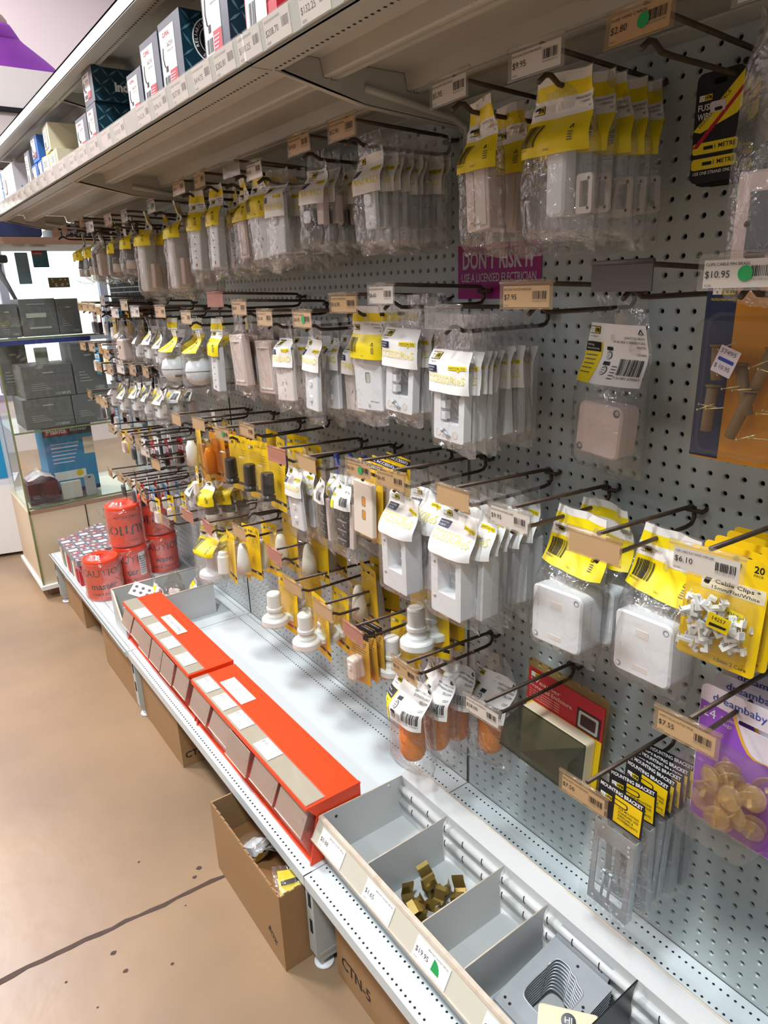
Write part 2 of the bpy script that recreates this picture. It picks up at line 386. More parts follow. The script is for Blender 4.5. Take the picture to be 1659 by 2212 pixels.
# base shelves with two dotted rows front and back
def base_deck(ya, yb):
    mb = MB(); g = .0015
    mb.box(-.46, -.002, ya+g, yb-g, .245, .257, STEEL)
    mb.box(-.4605, -.440, ya+g, yb-g, .229, .2568, STEEL)
    for xx in (-.4495, -.4115, -.055, -.019):
        k = 0; y = yb-.012
        while y > ya+.008:
            mb.add([(xx+.0024*cos(a), y+.0024*sin(a), .25735) for a in [i*pi/4 for i in range(8)]], [tuple(range(8))], DARK); y -= .0127
    return mb
for b in range(3):
    t = tag(obj('base_shelf', base_deck(-1.2+1.2*b, 1.2*b)), ['white steel base shelf under the long grey compartment tray', 'white steel base shelf under the orange bin units', 'white steel base shelf carrying the orange tape rolls'][b], 'shelf', 'white base shelves')
# upper shelves
def shelf_deck(ya, yb, z, front, ribs=True):
    mb = MB(); g = .0015; a, b = ya+g, yb-g
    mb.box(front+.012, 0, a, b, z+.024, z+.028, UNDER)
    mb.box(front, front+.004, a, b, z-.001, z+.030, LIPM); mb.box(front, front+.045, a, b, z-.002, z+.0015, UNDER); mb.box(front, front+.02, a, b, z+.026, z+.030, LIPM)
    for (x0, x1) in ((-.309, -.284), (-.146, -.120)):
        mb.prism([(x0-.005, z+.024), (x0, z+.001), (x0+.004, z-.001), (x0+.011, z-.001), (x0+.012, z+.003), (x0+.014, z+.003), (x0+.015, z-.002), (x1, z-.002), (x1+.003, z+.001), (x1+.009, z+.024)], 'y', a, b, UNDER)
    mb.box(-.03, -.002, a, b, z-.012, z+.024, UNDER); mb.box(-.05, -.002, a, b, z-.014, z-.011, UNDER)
    for xx in (front+.034,):
        y = b-.012
        while y > a+.008:
            mb.add([(xx+.0026*cos(t), y+.0026*sin(t), z-.0024) for t in [i*pi/4 for i in range(8)]], [tuple(range(8))[::-1]], DARK); y -= .0127
    return mb
def bracket(y, z):
    mb = MB(); P = [(-.40, z+.001), (-.395, z-.003), (-.233, z-.031), (-.034, z-.045), (-.022, z-.055), (-.016, z-.13), (0, z-.14), (0, z+.022), (-.118, z+.022), (-.12, z-.004), (-.148, z-.004), (-.155, z+.022), (-.282, z+.022), (-.284, z-.004), (-.31, z-.004), (-.317, z+.022), (-.40, z+.022)]
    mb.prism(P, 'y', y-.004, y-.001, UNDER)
    mb.tube([(-.235, y-.005, z-.008), (-.15, y-.007, z-.020), (-.05, y-.007, z-.034), (-.022, y-.007, z-.045), (-.012, y-.007, z-.075), (-.010, y-.005, z-.105)], .0065, UNDER)
    mb.prism([(-.40, z+.001), (-.233, z-.033), (-.034, z-.047), (-.034, z-.044), (-.233, z-.030), (-.40, z+.004)], 'y', y-.004, y+.008, UNDER)
    return mb
for b in range(3):
    ya, yb = -1.2+1.2*b, 1.2*b
    t = thing('display_shelf', ['upper steel shelf over the nearest junction boxes', 'upper steel shelf carrying the dark teal switch cartons', 'upper steel shelf carrying the yellow and blue cartons'][b], 'shelf', (0, 0, 0), group='upper shelves')
    obj('deck', shelf_deck(ya, yb, 1.719, -.430), t); obj('bracket', bracket(yb, 1.719), t)
    t = thing('top_shelf', ['topmost steel shelf of the nearest bay', 'topmost steel shelf above the dark teal cartons', 'topmost steel shelf above the yellow and blue cartons'][b], 'shelf', (0, 0, 0), group='topmost shelves')
    obj('deck', shelf_deck(ya, yb, 1.919, -.437), t); obj('bracket', bracket(yb, 1.919), t)
# price rails on shelf fronts
def price_rail(ya, yb, x, z0, z1, lab, where, entries, tilt=.004):
    t = thing('price_rail', lab, 'price rail', (0, 0, 0), group=where)
    mb = MB(); mb.prism([(x, z0), (x-.003, z0), (x-.003-tilt, z1), (x-tilt, z1)], 'y', ya+.002, yb-.002, RAILB if tilt > .01 else LIPM); o = obj('rail_back', mb, t)
    mb = MB(); mb.prism([(x-.004, z0-.001), (x-.0045, z0-.001), (x-.0045-tilt, z1+.001), (x-.004-tilt, z1+.001)], 'y', ya+.002, yb-.002, CLEAR); obj('clear_cover', mb, t)
    for e in entries:
        y, price = e[0], e[1]; w = e[2] if len(e) > 2 else .070; pm = e[3] if len(e) > 3 else PAP
        mb = MB(); h = z1-z0
        # local frame: x -> -y world, z up, facing -x
        a = math.atan2(tilt, h)
        mb.M = Matrix.Translation((x-.0036, y, z0+.001)) @ Matrix.Rotation(-pi/2, 4, 'Z') @ Matrix.Rotation(a, 4, 'X')
        H = h*.93
        mb.box(-w/2, w/2, -.0002, 0, 0, H, pm)
        mb.text('SOCKET SWITCH WHITE', -w/2+.003, H*.80, H*.09, -.0004, INKG, w=w*.6)
        if price: mb.text(price, -w/2+.003, H*.34, H*.24, -.0004, INK)
        mb.bars(w*.18, w*.46, H*.38, H*.72, -.0004, INKG, 14, int(abs(y)*1000)); mb.text('42005', -w/2+.003, H*.06, H*.1, -.0004, INKG)
        if len(e) > 4: mb.disc(w*.1, H*.45, H*.3, -.0006, GREEN)
        obj('price_label', mb, t)
    return t
ent = [[(-.10, '$208.70'), (-.195, '$132.25'), (-.29, '$98.40'), (-.017, '$110.25')],
       [(.068, '$282.80'), (.155, '$414.75'), (.255, '$257.80'), (.35, '$196.10'), (.445, '$162.30'), (.60, '$155.35'), (.70, ''), (.80, '$92.10'), (.90, '$76.50'), (1.0, '$84.20'), (1.12, '$66.90')],
       [(1.26+.105*k, '') for k in range(10)]]
for b in range(3):
    price_rail(-1.2+1.2*b, 1.2*b, -.4335, 1.722, 1.757, ['clear price rail on upper shelf front showing $208.70 label', 'clear price rail on upper shelf front showing $282.80 label', 'clear price rail on upper shelf front below the yellow cartons'][b], 'price rails on the upper shelf', ent[b])
price_rail(1.2, 2.4, -.4635, .236, .256, 'price rail with lilac labels on base shelf under tape rolls', 'base rail', [(1.27+.11*k, '', .06, PAPP) for k in range(10)])

# ================================================================ display hooks
def conform_rot(): return Matrix.Rotation(-pi/2, 4, 'Z')
def ticket_meshes(style, price, title, dot):
    # local frame of a front: x across, z up, facing -y ; centre of the ticket at origin
    W, H = .083, .031
    hold = MB(); pl = {'w': CLEAR, 't': TANCL, 'b': TANCL, 'c': CLEAR, 'p': PINKCL, 'k': None}[style]
    if style == 'k':
        hold.rbox(0, 0, W, H, -.0012, .0004, .0012, HOLDK, .0004); hold.tube([(-W/2, .0, H/2+.001), (W/2, 0, H/2+.001)], .003, HOLDK)
    else:
        hold.rbox(0, 0, W+.004, H+.003, -.0016, -.001, .001, pl, .0002)
        hold.tube([(-W/2-.002, .0, H/2+.002), (W/2+.002, .0, H/2+.002)], .0033, pl)
        hold.tube([(-W/2-.002, -.0012, -H/2-.001), (W/2+.002, -.0012, -H/2-.001)], .0011, pl, 5)
    card = None
    if style in 'wt':
        card = MB(); pm = PAP if style == 'w' else TANP
        card.box(-W/2+.004, W/2-.004, -.0008, -.0004, -H/2+.001, H/2-.003, pm)
        y = -.0019
        card.text(title, -W/2+.006, H/2-.0085, .0028, y, INK, w=.045)
        card.text(price, -W/2+.006, -.0045, .0068, y, INK)
        card.bars(W/2-.030, W/2-.007, -.004, .006, y, INK, 13, len(price)+len(title)); card.text('93210012710', W/2-.030, -.0075, .002, y, INKG, w=.022)
        card.text('41205', -W/2+.006, -H/2+.0025, .0022, y, INKG)
        if dot: card.disc(.006, -.001, .0075, y-.0002, GREEN, 20)
    elif style == 'b' :
        card = MB(); card.box(-W/2+.002, W/2-.002, -.0006, -.0002, -H/2, H/2-.002, TANP)
    elif style == 'p':
        card = MB(); card.box(-W/2+.002, W/2-.002, -.0006, -.0002, -H/2+.003, H/2-.004, PINKP)
    return hold, card
def hook_rods(n=8, L=.245, r=.0033):
    arm = MB(); arm.tube([(-.010, 0, -.016), (-.012, 0, -.004), (-.018, 0, .002), (-.03, 0, .003), (-L+.006, 0, .012)], r, WIRE, n)
    pr = MB(); pr.tube([(-.012, 0, .0), (-.010, 0, -.018), (-.016, 0, -.026), (-.03, 0, -.028), (-L+.055, 0, -.027), (-L+.04, 0, -.026), (-L+.025, 0, -.018), (-L+.016, 0, -.019), (-L+.004, 0, -.028)], r*1.02, WIRE, n)
    bp = MB(); bp.tube([(-.012, -.0127, -.006), (-.012, .0127, -.006)], r*1.15, WIRE, n)
    for s in (-1, 1): bp.tube([(-.012, s*.0127, -.006), (-.004, s*.0127, -.005), (.008, s*.0127, .0)], r, WIRE, n)
    return arm, pr, bp
_arm, _pr, _bp = [m.mesh(n) for m, n in zip(hook_rods(), ('upper_arm', 'lower_prong', 'wall_clip'))]
_armf, _prf, _bpf = [m.mesh(n) for m, n in zip(hook_rods(4), ('upper_arm', 'lower_prong', 'wall_clip'))]
def hook(y, Z, label, style='b', price='', title='SWITCH', dot=False, tilt=0, rz=0, group='display hooks', far=False, bend=0):
    t = thing('display_hook', label, 'hook', (0, y, Z), 0, group); t.rotation_euler = (0, R(bend), R(rz))
    a, p, c = (_armf, _prf, _bpf) if far else (_arm, _pr, _bp)
    obj('upper_arm', a, t); obj('lower_prong', p, t); obj('wall_clip', c, t)
    if style:
        hold, card = ticket_meshes(style, price, title, dot)
        hm = obj('ticket_holder', hold, t); hm.location = (-.247, 0, -.004); hm.rotation_euler = (R(tilt), 0, -pi/2+R(rnd.uniform(-5, 5)))
        if card: obj('price_ticket', card, hm)
    return t
# ================================================================ printing
def hpm(mb, x, z, h, y, shear=.25):
    # white tile with three slots, then yellow tile with black letters, on a black plate
    w = h*2.15
    flat(mb, x, x+w, z, z+h, y, INK)
    flat(mb, x+h*.08, x+h*.9, z+h*.08, z+h*.92, y-.0002, PAP)
    for (a, b, r) in ((.30, .62, -.5), (.62, .62, .5), (.46, .28, 0)):
        c, s = cos(r), sin(r); q = [(-.035, -.12), (.035, -.12), (.035, .12), (-.035, .12)]
        mb.add([(x+h*(.02+a+p[0]*c-p[1]*s), y-.0004, z+h*(b+p[0]*s+p[1]*c)) for p in q], [(0, 1, 2, 3)], INK)
    flat(mb, x+h*.95, x+h*2.08, z+h*.08, z+h*.92, y-.0002, YEL)
    mb.text('HPM', x+h*1.02, z+h*.2, h*.6, y-.0004, INK, w=h*1.0, bold=.03, shear=shear)
def tri(mb, x, z, s, y):
    mb.tube([(x-s/2, y, z), (x+s/2, y, z), (x, y, z+s*.9), (x-s/2, y, z)], s*.06, INK, 4)
# ================================================================ products: each adds to a builder, centre at (cx, cz), back at y1
def p_plate(mb, cx, cz, w, h, y, m=WHT, feat='', t=.009):
    mb.rbox(cx, cz, w, h, y, y+t, .004, m, .002)
    if feat == 'switch3':
        for k in (-.28, .0, .26): mb.rbox(cx, cz+h*k, .014, .013, y-.004, y, .004, m, .0015)
        mb.disc(cx, cz-h*.4, .003, y-.0002, UNDER)
    if feat == 'switch1': mb.rbox(cx, cz+h*.1, .026, .024, y-.0012, y, .007, BINM, .0005); mb.rbox(cx, cz+h*.1, .022, .020, y-.004, y, .006, m, .0015); mb.disc(cx, cz-h*.38, .003, y-.0002, UNDER)
    if feat == 'hole': mb.rbox(cx, cz+.004, .014, .020, y-.0002, y, .003, INKG, .0001); mb.rbox(cx+.001, cz+.003, .011, .017, y-.0004, y, .002, UNDER, .0001); mb.disc(cx, cz-h*.42, .004, y-.0003, UNDER); mb.disc(cx, cz+h*.42, .004, y-.0003, UNDER); mb.text('HPM | legrand', cx+.004, cz-h*.36, .003, y-.0003, INK)
    if feat == 'two':
        for k in (-.012, .016): mb.rbox(cx+.004, cz+k, .015, .021, y-.0002, y, .004, GRYP, .0001); mb.rbox(cx+.005, cz+k, .012, .018, y-.0004, y, .003, AMB, .0001)
    if feat == 'gpo':
        for k in (.24, -.2):
            for (a, b, r) in ((-.008, .006, -.5), (.008, .006, .5), (0, -.009, 0)):
                c, s = cos(r), sin(r)
                mb.add([(cx+a+p[0]*c-p[1]*s, y-.0004, cz+h*k+b+p[0]*s+p[1]*c) for p in ((-.001, -.004), (.001, -.004), (.001, .004), (-.001, .004))], [(0, 1, 2, 3)], INK)
        mb.disc(cx, cz-h*.4, .0035, y-.0003, UNDER)
    if feat == 'vents':
        for k in range(5): mb.box(cx-.006, cx+.004, y-.0004, y, cz+h*(.3-.14*k), cz+h*(.3-.14*k)+.002, INKG)
        mb.disc(cx, cz-h*.4, .004, y-.0003, RED)
def p_frame(mb, cx, cz, w, h, y, t=.016, deep=False):
    A = rrect(cx, cz, w, h, .004, 3); B = rrect(cx+.002, cz+(.008 if not deep else .012), w*.60, h*.64 if not deep else h*.54, .003, 3)
    if not deep: mb.box(cx-w*.33, cx+w*.35, y+t-.002, y+t-.001, cz-h*.28, cz+h*.42, GRYP)
    mb.ring(A, B, y, y+t, WHT)
    if deep:
        mb.box(cx-w*.26, cx+w*.28, y+t-.002, y+t-.001, cz-h*.2, cz+h*.36, WHT2)
        for k in range(4): mb.box(cx-w*.2, cx+w*.05, y+t-.012, y+t-.002, cz+h*(.2-.13*k), cz+h*(.2-.13*k)+.004, WHT)
        mb.box(cx-.010, cx+.012, y+.006, y+.02, cz-h*.30, cz-h*.2, WHT2)
        for s in (0, .006): mb.tube([(cx-.02+s, y+.003, cz-h*.18-s), (cx-.004+s, y+.004, cz-h*.28-s)], .0018, ZINC, 6)
        mb.tube([(cx-w*.38, y-.0002, cz-h*.25), (cx-w*.38, y-.001, cz-h*.25)], .004, BINM, 10); mb.tube([(cx-w*.38, y-.0002, cz+h*.3), (cx-w*.38, y-.001, cz+h*.3)], .003, BINM, 10)
    else:
        for k in (.16, -.04, -.2): mb.box(cx-w*.30, cx-w*.14, y+.001, y+t*.8, cz+h*k, cz+h*k+.012, WHT)
        mb.box(cx+w*.28, cx+w*.36, y-.0003, y+.0, cz+.016, cz+.030, GRYP)
        for s in (-.34, .22): mb.disc(cx+w*s, cz-h*.40, .0065, y-.0003, BINM); mb.disc(cx+w*s+.001, cz-h*.40, .0055, y-.0005, WHT2)
        mb.tube([(cx-w*.12, y-.003, cz-h*.36), (cx+w*.06, y-.002, cz-h*.43)], .0022, ZINC, 7); mb.tube([(cx-w*.16, y-.003, cz-h*.345), (cx-w*.12, y-.003, cz-h*.36)], .004, ZINC, 8)
def p_jbox(mb, cx, cz, w, h, y, t, m=WHT, holes=True):
    mb.rbox(cx, cz, w, h, y, y+t*.45, .012, m, .003, 5); mb.rbox(cx, cz, w-.002, h-.002, y+t*.45+.0008, y+t, .011, m, .001, 5)
    if holes:
        for (a, b) in ((1, 1), (-1, -1)):
            mb.disc(cx+a*(w/2-.011), cz+b*(h/2-.011), .0052, y-.0003, BINM); mb.disc(cx+a*(w/2-.0105), cz+b*(h/2-.0112), .0042, y-.0005, GRYP); mb.disc(cx+a*(w/2-.0100), cz+b*(h/2-.0116), .0032, y-.0007, m)
        mb.rbox(cx+.0, cz+h*.22, .022, .012, y-.0004, y, .001, WHT2, .0002); mb.rbox(cx-.0, cz-h*.34, .026, .008, y-.0004, y, .001, WHT2, .0002)
def lamp_profile(kind):
    return {'batten': [(0, .052), (.016, .052), (.0185, .048), (.0185, .012), (.0215, .010), (.0215, .003), (.018, .001), (.018, -.004), (.0235, -.012), (.024, -.018), (.033, -.0195), (.036, -.023), (.036, -.035), (.033, -.038), (0, -.038)],
            'bottle': [(0, .040), (.010, .040), (.012, .030), (.017, .022), (.018, -.036), (0, -.038)],
            'cone': [(0, .045), (.008, .043), (.013, .03), (.018, -.005), (.0205, -.04), (0, -.041)],
            'cyl': [(0, .032), (.013, .032), (.014, .022), (.017, .018), (.018, -.034), (0, -.035)],
            'black': [(0, .034), (.014, .034), (.016, .030), (.0165, -.014), (.0175, -.018), (.014, -.022), (.019, -.028), (.019, -.036), (0, -.037)],
            'rose': [(0, .040), (.022, .036), (.036, .022), (.042, 0), (.038, -.02), (.026, -.036), (0, -.042)],
            'pendant': [(0, .05), (.022, .048), (.026, .042), (.011, .034), (.015, -.02), (.017, -.026), (.036, -.03), (.038, -.04), (0, -.042)]}[kind]
# ================================================================ bags
def make_bag(W, H, T, seed, head, prod, product_h=.11, fm=FILM, wave=.006, gather=.72, top=.018):
    q = random.Random(seed); ph = q.uniform(0, 6); ph2 = q.uniform(0, 6); sk = q.uniform(-.04, .04); seedv = Vector((seed*3.1, seed*1.7, 0))
    pz = -H+.028+product_h/2
    T0 = T; T = T*1.3+.006; t1 = max(.12, (H-.028-product_h)/H)
    def prof(v):       # 0 at the top and the seal, 1 around the product
        t = (-v)/H
        a = min(1, max(0, (t-.42*t1)/(t1*.58))); a = a*a*(3-2*a); b = min(1, max(0, (1-t)/.10)); return a*b
    def g(v): t = min(1, max(0, (top-v)/.085)); return gather+(1-gather)*t*t*(3-2*t)
    def S(u, v, side):
        e = max(0, 1-(2*u/W)**4)
        y = side*T/2*prof(v)*(.35+.65*e if abs(2*u/W) < .999 else 0)
        w = wave*(1-.6*prof(v))*(sin(u*38+ph+v*9)+.5*sin(v*42+ph2+u*20))+ (0 if v < -.02 else wave*.8*sin(u*60+ph2))
        nz = noise.noise(Vector((u*38, v*30, side*2.0))+seedv)*.0030
        return Vector((u*g(v)+sk*max(0, -v), y+w*.7+nz-T0*.15*prof(v), v))
    Pm = Proto()
    fb = MB(); nu, nv = 16, 28
    for side in (-1, 1):
        vs = []
        for j in range(nv+1):
            v = top-(top+H)*j/nv
            for i in range(nu+1):
                u = -W/2+W*i/nu; p = S(u, v, side)
                if j == nv: p.z += .005*sin(u*50+ph)+q.uniform(-.001, .001); p.y += .003*sin(u*80+ph2)
                vs.append(p)
        fb.add(vs, [(j*(nu+1)+i, j*(nu+1)+i+1, (j+1)*(nu+1)+i+1, (j+1)*(nu+1)+i) for j in range(nv) for i in range(nu) if not (j < 2 and abs(i-nu/2+.5) < 1.1)], fm, True)
    Pm.part('bag', fb)
    hb = MB(); hb.warp = lambda p: (lambda s: Vector((s.x, s.y-.0008+p.y*3, s.z)))(S(p.x, p.z, -1))
    head(hb, W)
    if hb.v: Pm.part('header_print', hb)
    pb = MB(); prod(pb, 0, pz); tl = q.uniform(-.05, .05)
    for i, p in enumerate(pb.v):
        x, y, z = p; z0 = z-pz; pb.v[i] = (x*cos(tl)-z0*sin(tl)+sk*(-pz), y-T0*.15, pz+x*sin(tl)+z0*cos(tl))
    Pm.part('product', pb)
    return Pm
def h_yellow(W0=None, txt='MINIATURE BOX', small=False, plate=False):
    def f(hb, W):
        a, b = -W/2+.002, W/2-.002; n = 24
        hb.grid(a, b, -.012, .004, n, 3, 0, YEL); hb.grid(a, b, -.034, -.012, n, 5, 0, PAP); hb.grid(a, b, -.078, -.034, n, 10, 0, YEL); hb.grid(a, b, .004, .016, n, 2, 0, PAP)
        hpm(hb, a+.006, -.027, .0095, -.0003, 0)
        hb.text(txt, b-.004, -.018, .0028, -.0004, INK, 'r'); hb.text('3 TERMINALS', b-.004, -.0235, .0025, -.0004, INK, 'r'); hb.text('20A', b-.004, -.029, .0025, -.0004, INK, 'r')
        hb.bars(a+.006, a+W*.32, -.066, -.040, -.0004, INK, 13, 5); hb.text('9341001011', a+.004, -.070, .0028, -.0004, INK); hb.text('CD413', a+W*.45, -.073, .0024, -.0004, INK)
        tri(hb, b-W*.18, -.052, .005, -.0006)
        for k in range(4): flat(hb, b-W*.2, b-W*.2+.007, -.057-.003*k, -.0558-.003*k, -.0005, INKG)
    return f
def h_std(word='STANDARD', tagt=('I\'M RETRO', 'COOL'), hh=.062, top=-.014, col=YELT):
    def f(hb, W):
        a, b = -W/2+.003, W/2-.003
        hb.grid(a, b, top-hh, top, 20, 12, 0, PAP)
        hpm(hb, a+.007, top-.014, .0105, -.0003, .3); hb.text('+ LI legrand', a+.007, top-.0185, .0028, -.0004, INK)
        hb.grid(a+.005, a+.005+W*.24, top-.034, top-.023, 6, 3, -.0003, NAVY); hb.text(tagt[0], a+.007, top-.0275, .0026, -.0006, PAP, w=W*.18); hb.text(tagt[1], a+.007, top-.032, .0026, -.0006, PAP, w=W*.15)
        hb.grid(b-W*.36, b-.004, top-.0275, top-.021, 8, 2, -.0003, YEL); hb.text('SWITCH TO', b-W*.35, top-.0262, .0038, -.0006, INK, w=W*.30)
        hb.add([(b-W*.2, -.0003, top-.0275), (b-W*.17, -.0003, top-.031), (b-W*.14, -.0003, top-.0275)], [(0, 1, 2)], YEL)
        hb.text(word, a+.006, top-.049, .0125, -.0005, col, w=W*.84, bold=-.004)
    return f
def h_card(kind='box'):
    def f(hb, W):
        a, b = -W/2+.004, W/2-.004; t = -.022; h = .085
        hb.grid(a, b, t-h, t, 20, 14, 0, PAP); hpm(hb, a+.002, t-.016, .011, -.0003, .2); hb.text('+ LI legrand', a+.002, t-.021, .0026, -.0004, INK)
        hb.grid(a, a+W*.27, t-h, t-.028, 7, 10, -.0003, YEL); hb.grid(a+.001, a+W*.25, t-.042, t-.028, 7, 4, -.0006, INK)
        hb.text('Wiring', a+.003, t-.034, .003, -.0008, PAP); hb.text('Accessories', a+.003, t-.039, .0028, -.0008, PAP, w=W*.2)
        for k in range(5): hb.box(a+.003, a+W*.2, -.0007, -.0006, t-.048-.006*k, t-.0468-.006*k, INKG)
        l = {'box': ('JUNCTION BOX', 'W 4X 40A CONNECTORS', 'WHITE', 'CD404'), 'orange': ('SAFETY CORD LOCK', 'EXTENSION LEADS', 'YELLOW', 'CD7')}[kind]
        for k, s in enumerate(l): hb.text(s, b-.003, t-.020-.0062*k-(.004 if k == 3 else 0), .0034, -.0004, INK, 'r')
        tri(hb, b-.008, t-.012, .007, -.0006); hb.bars(b-W*.34, b-.004, t-.070, t-.048, -.0004, INK, 16, 9); hb.text('9 321001 372001', b-W*.35, t-.075, .003, -.0004, INK, w=W*.32)
        for k in (-.045, -.066):
            hb.disc(a+W*.40, t+k, .006, -.0005, INK, 14); hb.disc(a+W*.40, t+k, .0052, -.0007, PAP, 14)
            for m in (-.003, 0, .003): hb.box(a+W*.40-.003, a+W*.40+.003, -.0009, -.0008, t+k+m, t+k+m+.001, INKG)
            hb.grid(a+W*.35, a+W*.45, t+k+.007, t+k+.012, 1, 1, -.0005, INK)
        for k in range(5): hb.box(a+W*.5, a+W*.5+.009, -.0007, -.0006, t-.060-.004*k, t-.0588-.004*k, INKG)
    return f
def h_white(hb, W):
    a, b = -W/2+.004, W/2-.004
    hb.grid(a, b, -.070, -.018, 6, 5, 0, PAP); hpm(hb, a+.002, -.030, .009, -.0003, .2); hb.bars(b-W*.4, b-.004, -.060, -.042, -.0004, INK, 10, 3); hb.grid(a, a+W*.25, -.070, -.040, 2, 2, -.0003, YEL); hb.text('BATTEN', b-.003, -.034, .004, -.0004, INK, 'r')
def h_none(hb, W): pass
def h_redband(hb, W): hb.grid(-W/2+.002, W/2-.002, -.06, .01, 6, 5, 0, PAP); hb.grid(-W/2+.002, W/2-.002, -.07, -.06, 6, 1, -.0002, RED); hb.disc(-W*.2, -.03, .006, -.0004, INKG)
PR = {}
def reg(k, f, n=3): PR[k] = [f(s) for s in range(1, n+1)]
def prod_mini(m, cx, cz):
    m.rbox(cx+.008, cz+.005, .032, .082, -.016, .004, .008, WHT, .003)
    m.ring(rrect(cx+.043, cz-.012, .026, .046, .004, 2), rrect(cx+.043, cz-.012, .014, .030, .002, 2), 0, .004, WHT2)
    for s in (-1, 1): m.disc(cx+.050, cz-.012+s*.017, .002, -.0004, INKG)
reg('mini', lambda s: make_bag(.118, .192, .034, s, h_yellow(), prod_mini, .10, wave=.008))
reg('narrow', lambda s: make_bag(.082, .192, .026, s+10, h_yellow(txt='SURFACE MOUNT'), lambda m, cx, cz: (m.rbox(cx, cz, .046, .085, -.009, .008, .002, WHTP, .001), m.box(cx-.016, cx-.004, -.012, -.009, cz-.03, cz+.035, WHTP), m.box(cx-.003, cx+.018, -.011, -.009, cz-.036, cz+.04, WHT2), m.text('legrand', cx-.008, cz-.036, .004, -.0115, INK)), .10, FILM2))
reg('std', lambda s: make_bag(.092, .170, .024, s+20, h_std(), lambda m, cx, cz: (p_plate(m, cx+.006, cz+.006, .032, .078, -.010, feat='switch1'), [m.box(cx-.036+.003*k, cx-.0345+.003*k, .002, .003, cz+.0, cz+.03, INK) for k in range(9)]), .085))
reg('stdplate', lambda s: make_bag(.088, .175, .022, s+30, h_std(), lambda m, cx, cz: p_plate(m, cx, cz, .072, .112, -.008, feat='switch1'), .112))
reg('stdblack', lambda s: make_bag(.085, .165, .03, s+40, h_std(), lambda m, cx, cz: (m.rbox(cx-.01, cz, .034, .030, -.014, .01, .006, BLK, .002), m.rbox(cx-.01, cz+.0, .022, .022, -.017, -.014, .005, WHT, .001), m.tube([(cx+.01, 0, cz-.01), (cx+.028, -.006, cz-.03), (cx+.02, -.006, cz-.05)], .003, GRYP), m.rbox(cx+.022, cz+.01, .02, .05, -.008, .006, .003, WHTP, .001)), .08))
reg('gpo', lambda s: make_bag(.088, .180, .022, s+50, h_std('STANDARD'), lambda m, cx, cz: p_plate(m, cx, cz, .074, .114, -.008, WHT2, 'gpo'), .114))
reg('gpoy', lambda s: make_bag(.085, .190, .022, s+60, h_yellow(), lambda m, cx, cz: p_plate(m, cx, cz, .068, .112, -.008, feat='gpo'), .112))
reg('plugy', lambda s: make_bag(.082, .165, .05, s+70, h_yellow(), lambda m, cx, cz: (m.lathe([(0, cz+.035), (.014, cz+.03), (.02, cz), (.022, cz-.012), (0, cz-.014)], GRYP, 14, (cx, 0)), m.lathe([(0, cz-.014), (.02, cz-.014), (.02, cz-.04), (0, cz-.042)], WHT2, 14, (cx, 0))), .085, FILM2, wave=.010, gather=.5), 2)
reg('longy', lambda s: make_bag(.095, .235, .05, s+80, h_yellow(), lambda m, cx, cz: (m.rbox(cx-.01, cz, .042, .15, -.022, .02, .010, WHT, .004), m.rbox(cx+.028, cz-.03, .022, .07, -.01, .012, .004, WHTP, .002)), .15, FILM2, wave=.012, gather=.5), 2)
reg('tally', lambda s: make_bag(.075, .200, .026, s+90, h_yellow(), lambda m, cx, cz: p_plate(m, cx, cz, .050, .118, -.012, t=.02, feat='vents'), .118), 2)
reg('acc', lambda s: make_bag(.106, .196, .022, s+100, h_std('CCESSORieS', ('MOUNTING', 'ACCESSORIES'), .066, -.03), lambda m, cx, cz: p_frame(m, cx, cz-.006, .074, .116, -.009), .112, wave=.004, gather=.85, top=.026))
reg('holey', lambda s: make_bag(.098, .205, .018, s+110, h_yellow(), lambda m, cx, cz: p_plate(m, cx, cz, .078, .118, -.006, feat='hole'), .118, wave=.006), 2)
reg('switch3', lambda s: make_bag(.090, .205, .02, s+120, h_std('STANDARD', hh=.066, top=-.02), lambda m, cx, cz: p_plate(m, cx, cz+.006, .072, .116, -.007, feat='switch3'), .116, wave=.005), 2)
reg('deep', lambda s: make_bag(.110, .230, .046, s+130, h_std('CCESSORieS', ('MOUNTING', 'ACCESSORIES'), .072, -.016), lambda m, cx, cz: p_frame(m, cx, cz-.002, .078, .120, -.02, .038, True), .12, wave=.007, gather=.9))
reg('frame', lambda s: make_bag(.100, .185, .024, s+140, h_none, lambda m, cx, cz: (m.rbox(cx, cz+.006, .084, .125, -.010, .01, .004, WHTP, .002), m.ring(rrect(cx, cz+.004, .064, .100, .003, 2), rrect(cx, cz+.004, .058, .094, .003, 2), -.012, -.009, WHT), m.text('$8.50', cx-.01, cz+.045, .006, -.0125, INK)), .125, FILM2), 2)
reg('rose', lambda s: make_bag(.094, .200, .07, s+150, h_yellow(), lambda m, cx, cz: (m.lathe([(r, cz+z) for r, z in lamp_profile('rose')], WHT, 22, (cx, 0)), m.tube([(cx+.0427*cos(a), .0427*sin(a), cz) for a in [k*pi/10 for k in range(21)]], .0008, INKG, 4)), .085, FILM, wave=.012, gather=.4), 2)
reg('smallw', lambda s: make_bag(.078, .150, .034, s+160, h_white, lambda m, cx, cz: (m.rbox(cx, cz, .04, .04, -.014, .012, .006, WHT, .003), m.rbox(cx+.018, cz+.01, .02, .03, -.006, .008, .003, WHT2, .001), m.box(cx-.02, cx+.0, -.0155, -.014, cz+.003, cz+.009, INK)), .05, wave=.010, gather=.55), 3)
reg('bulb', lambda s: make_bag(.085, .170, .05, s+170, h_none, lambda m, cx, cz: (m.rbox(cx, cz, .044, .075, -.018, .015, .008, WHTP, .004), m.disc(cx, cz+.01, .006, -.0185, GRYP)), .08, FILM2, wave=.012, gather=.5), 2)
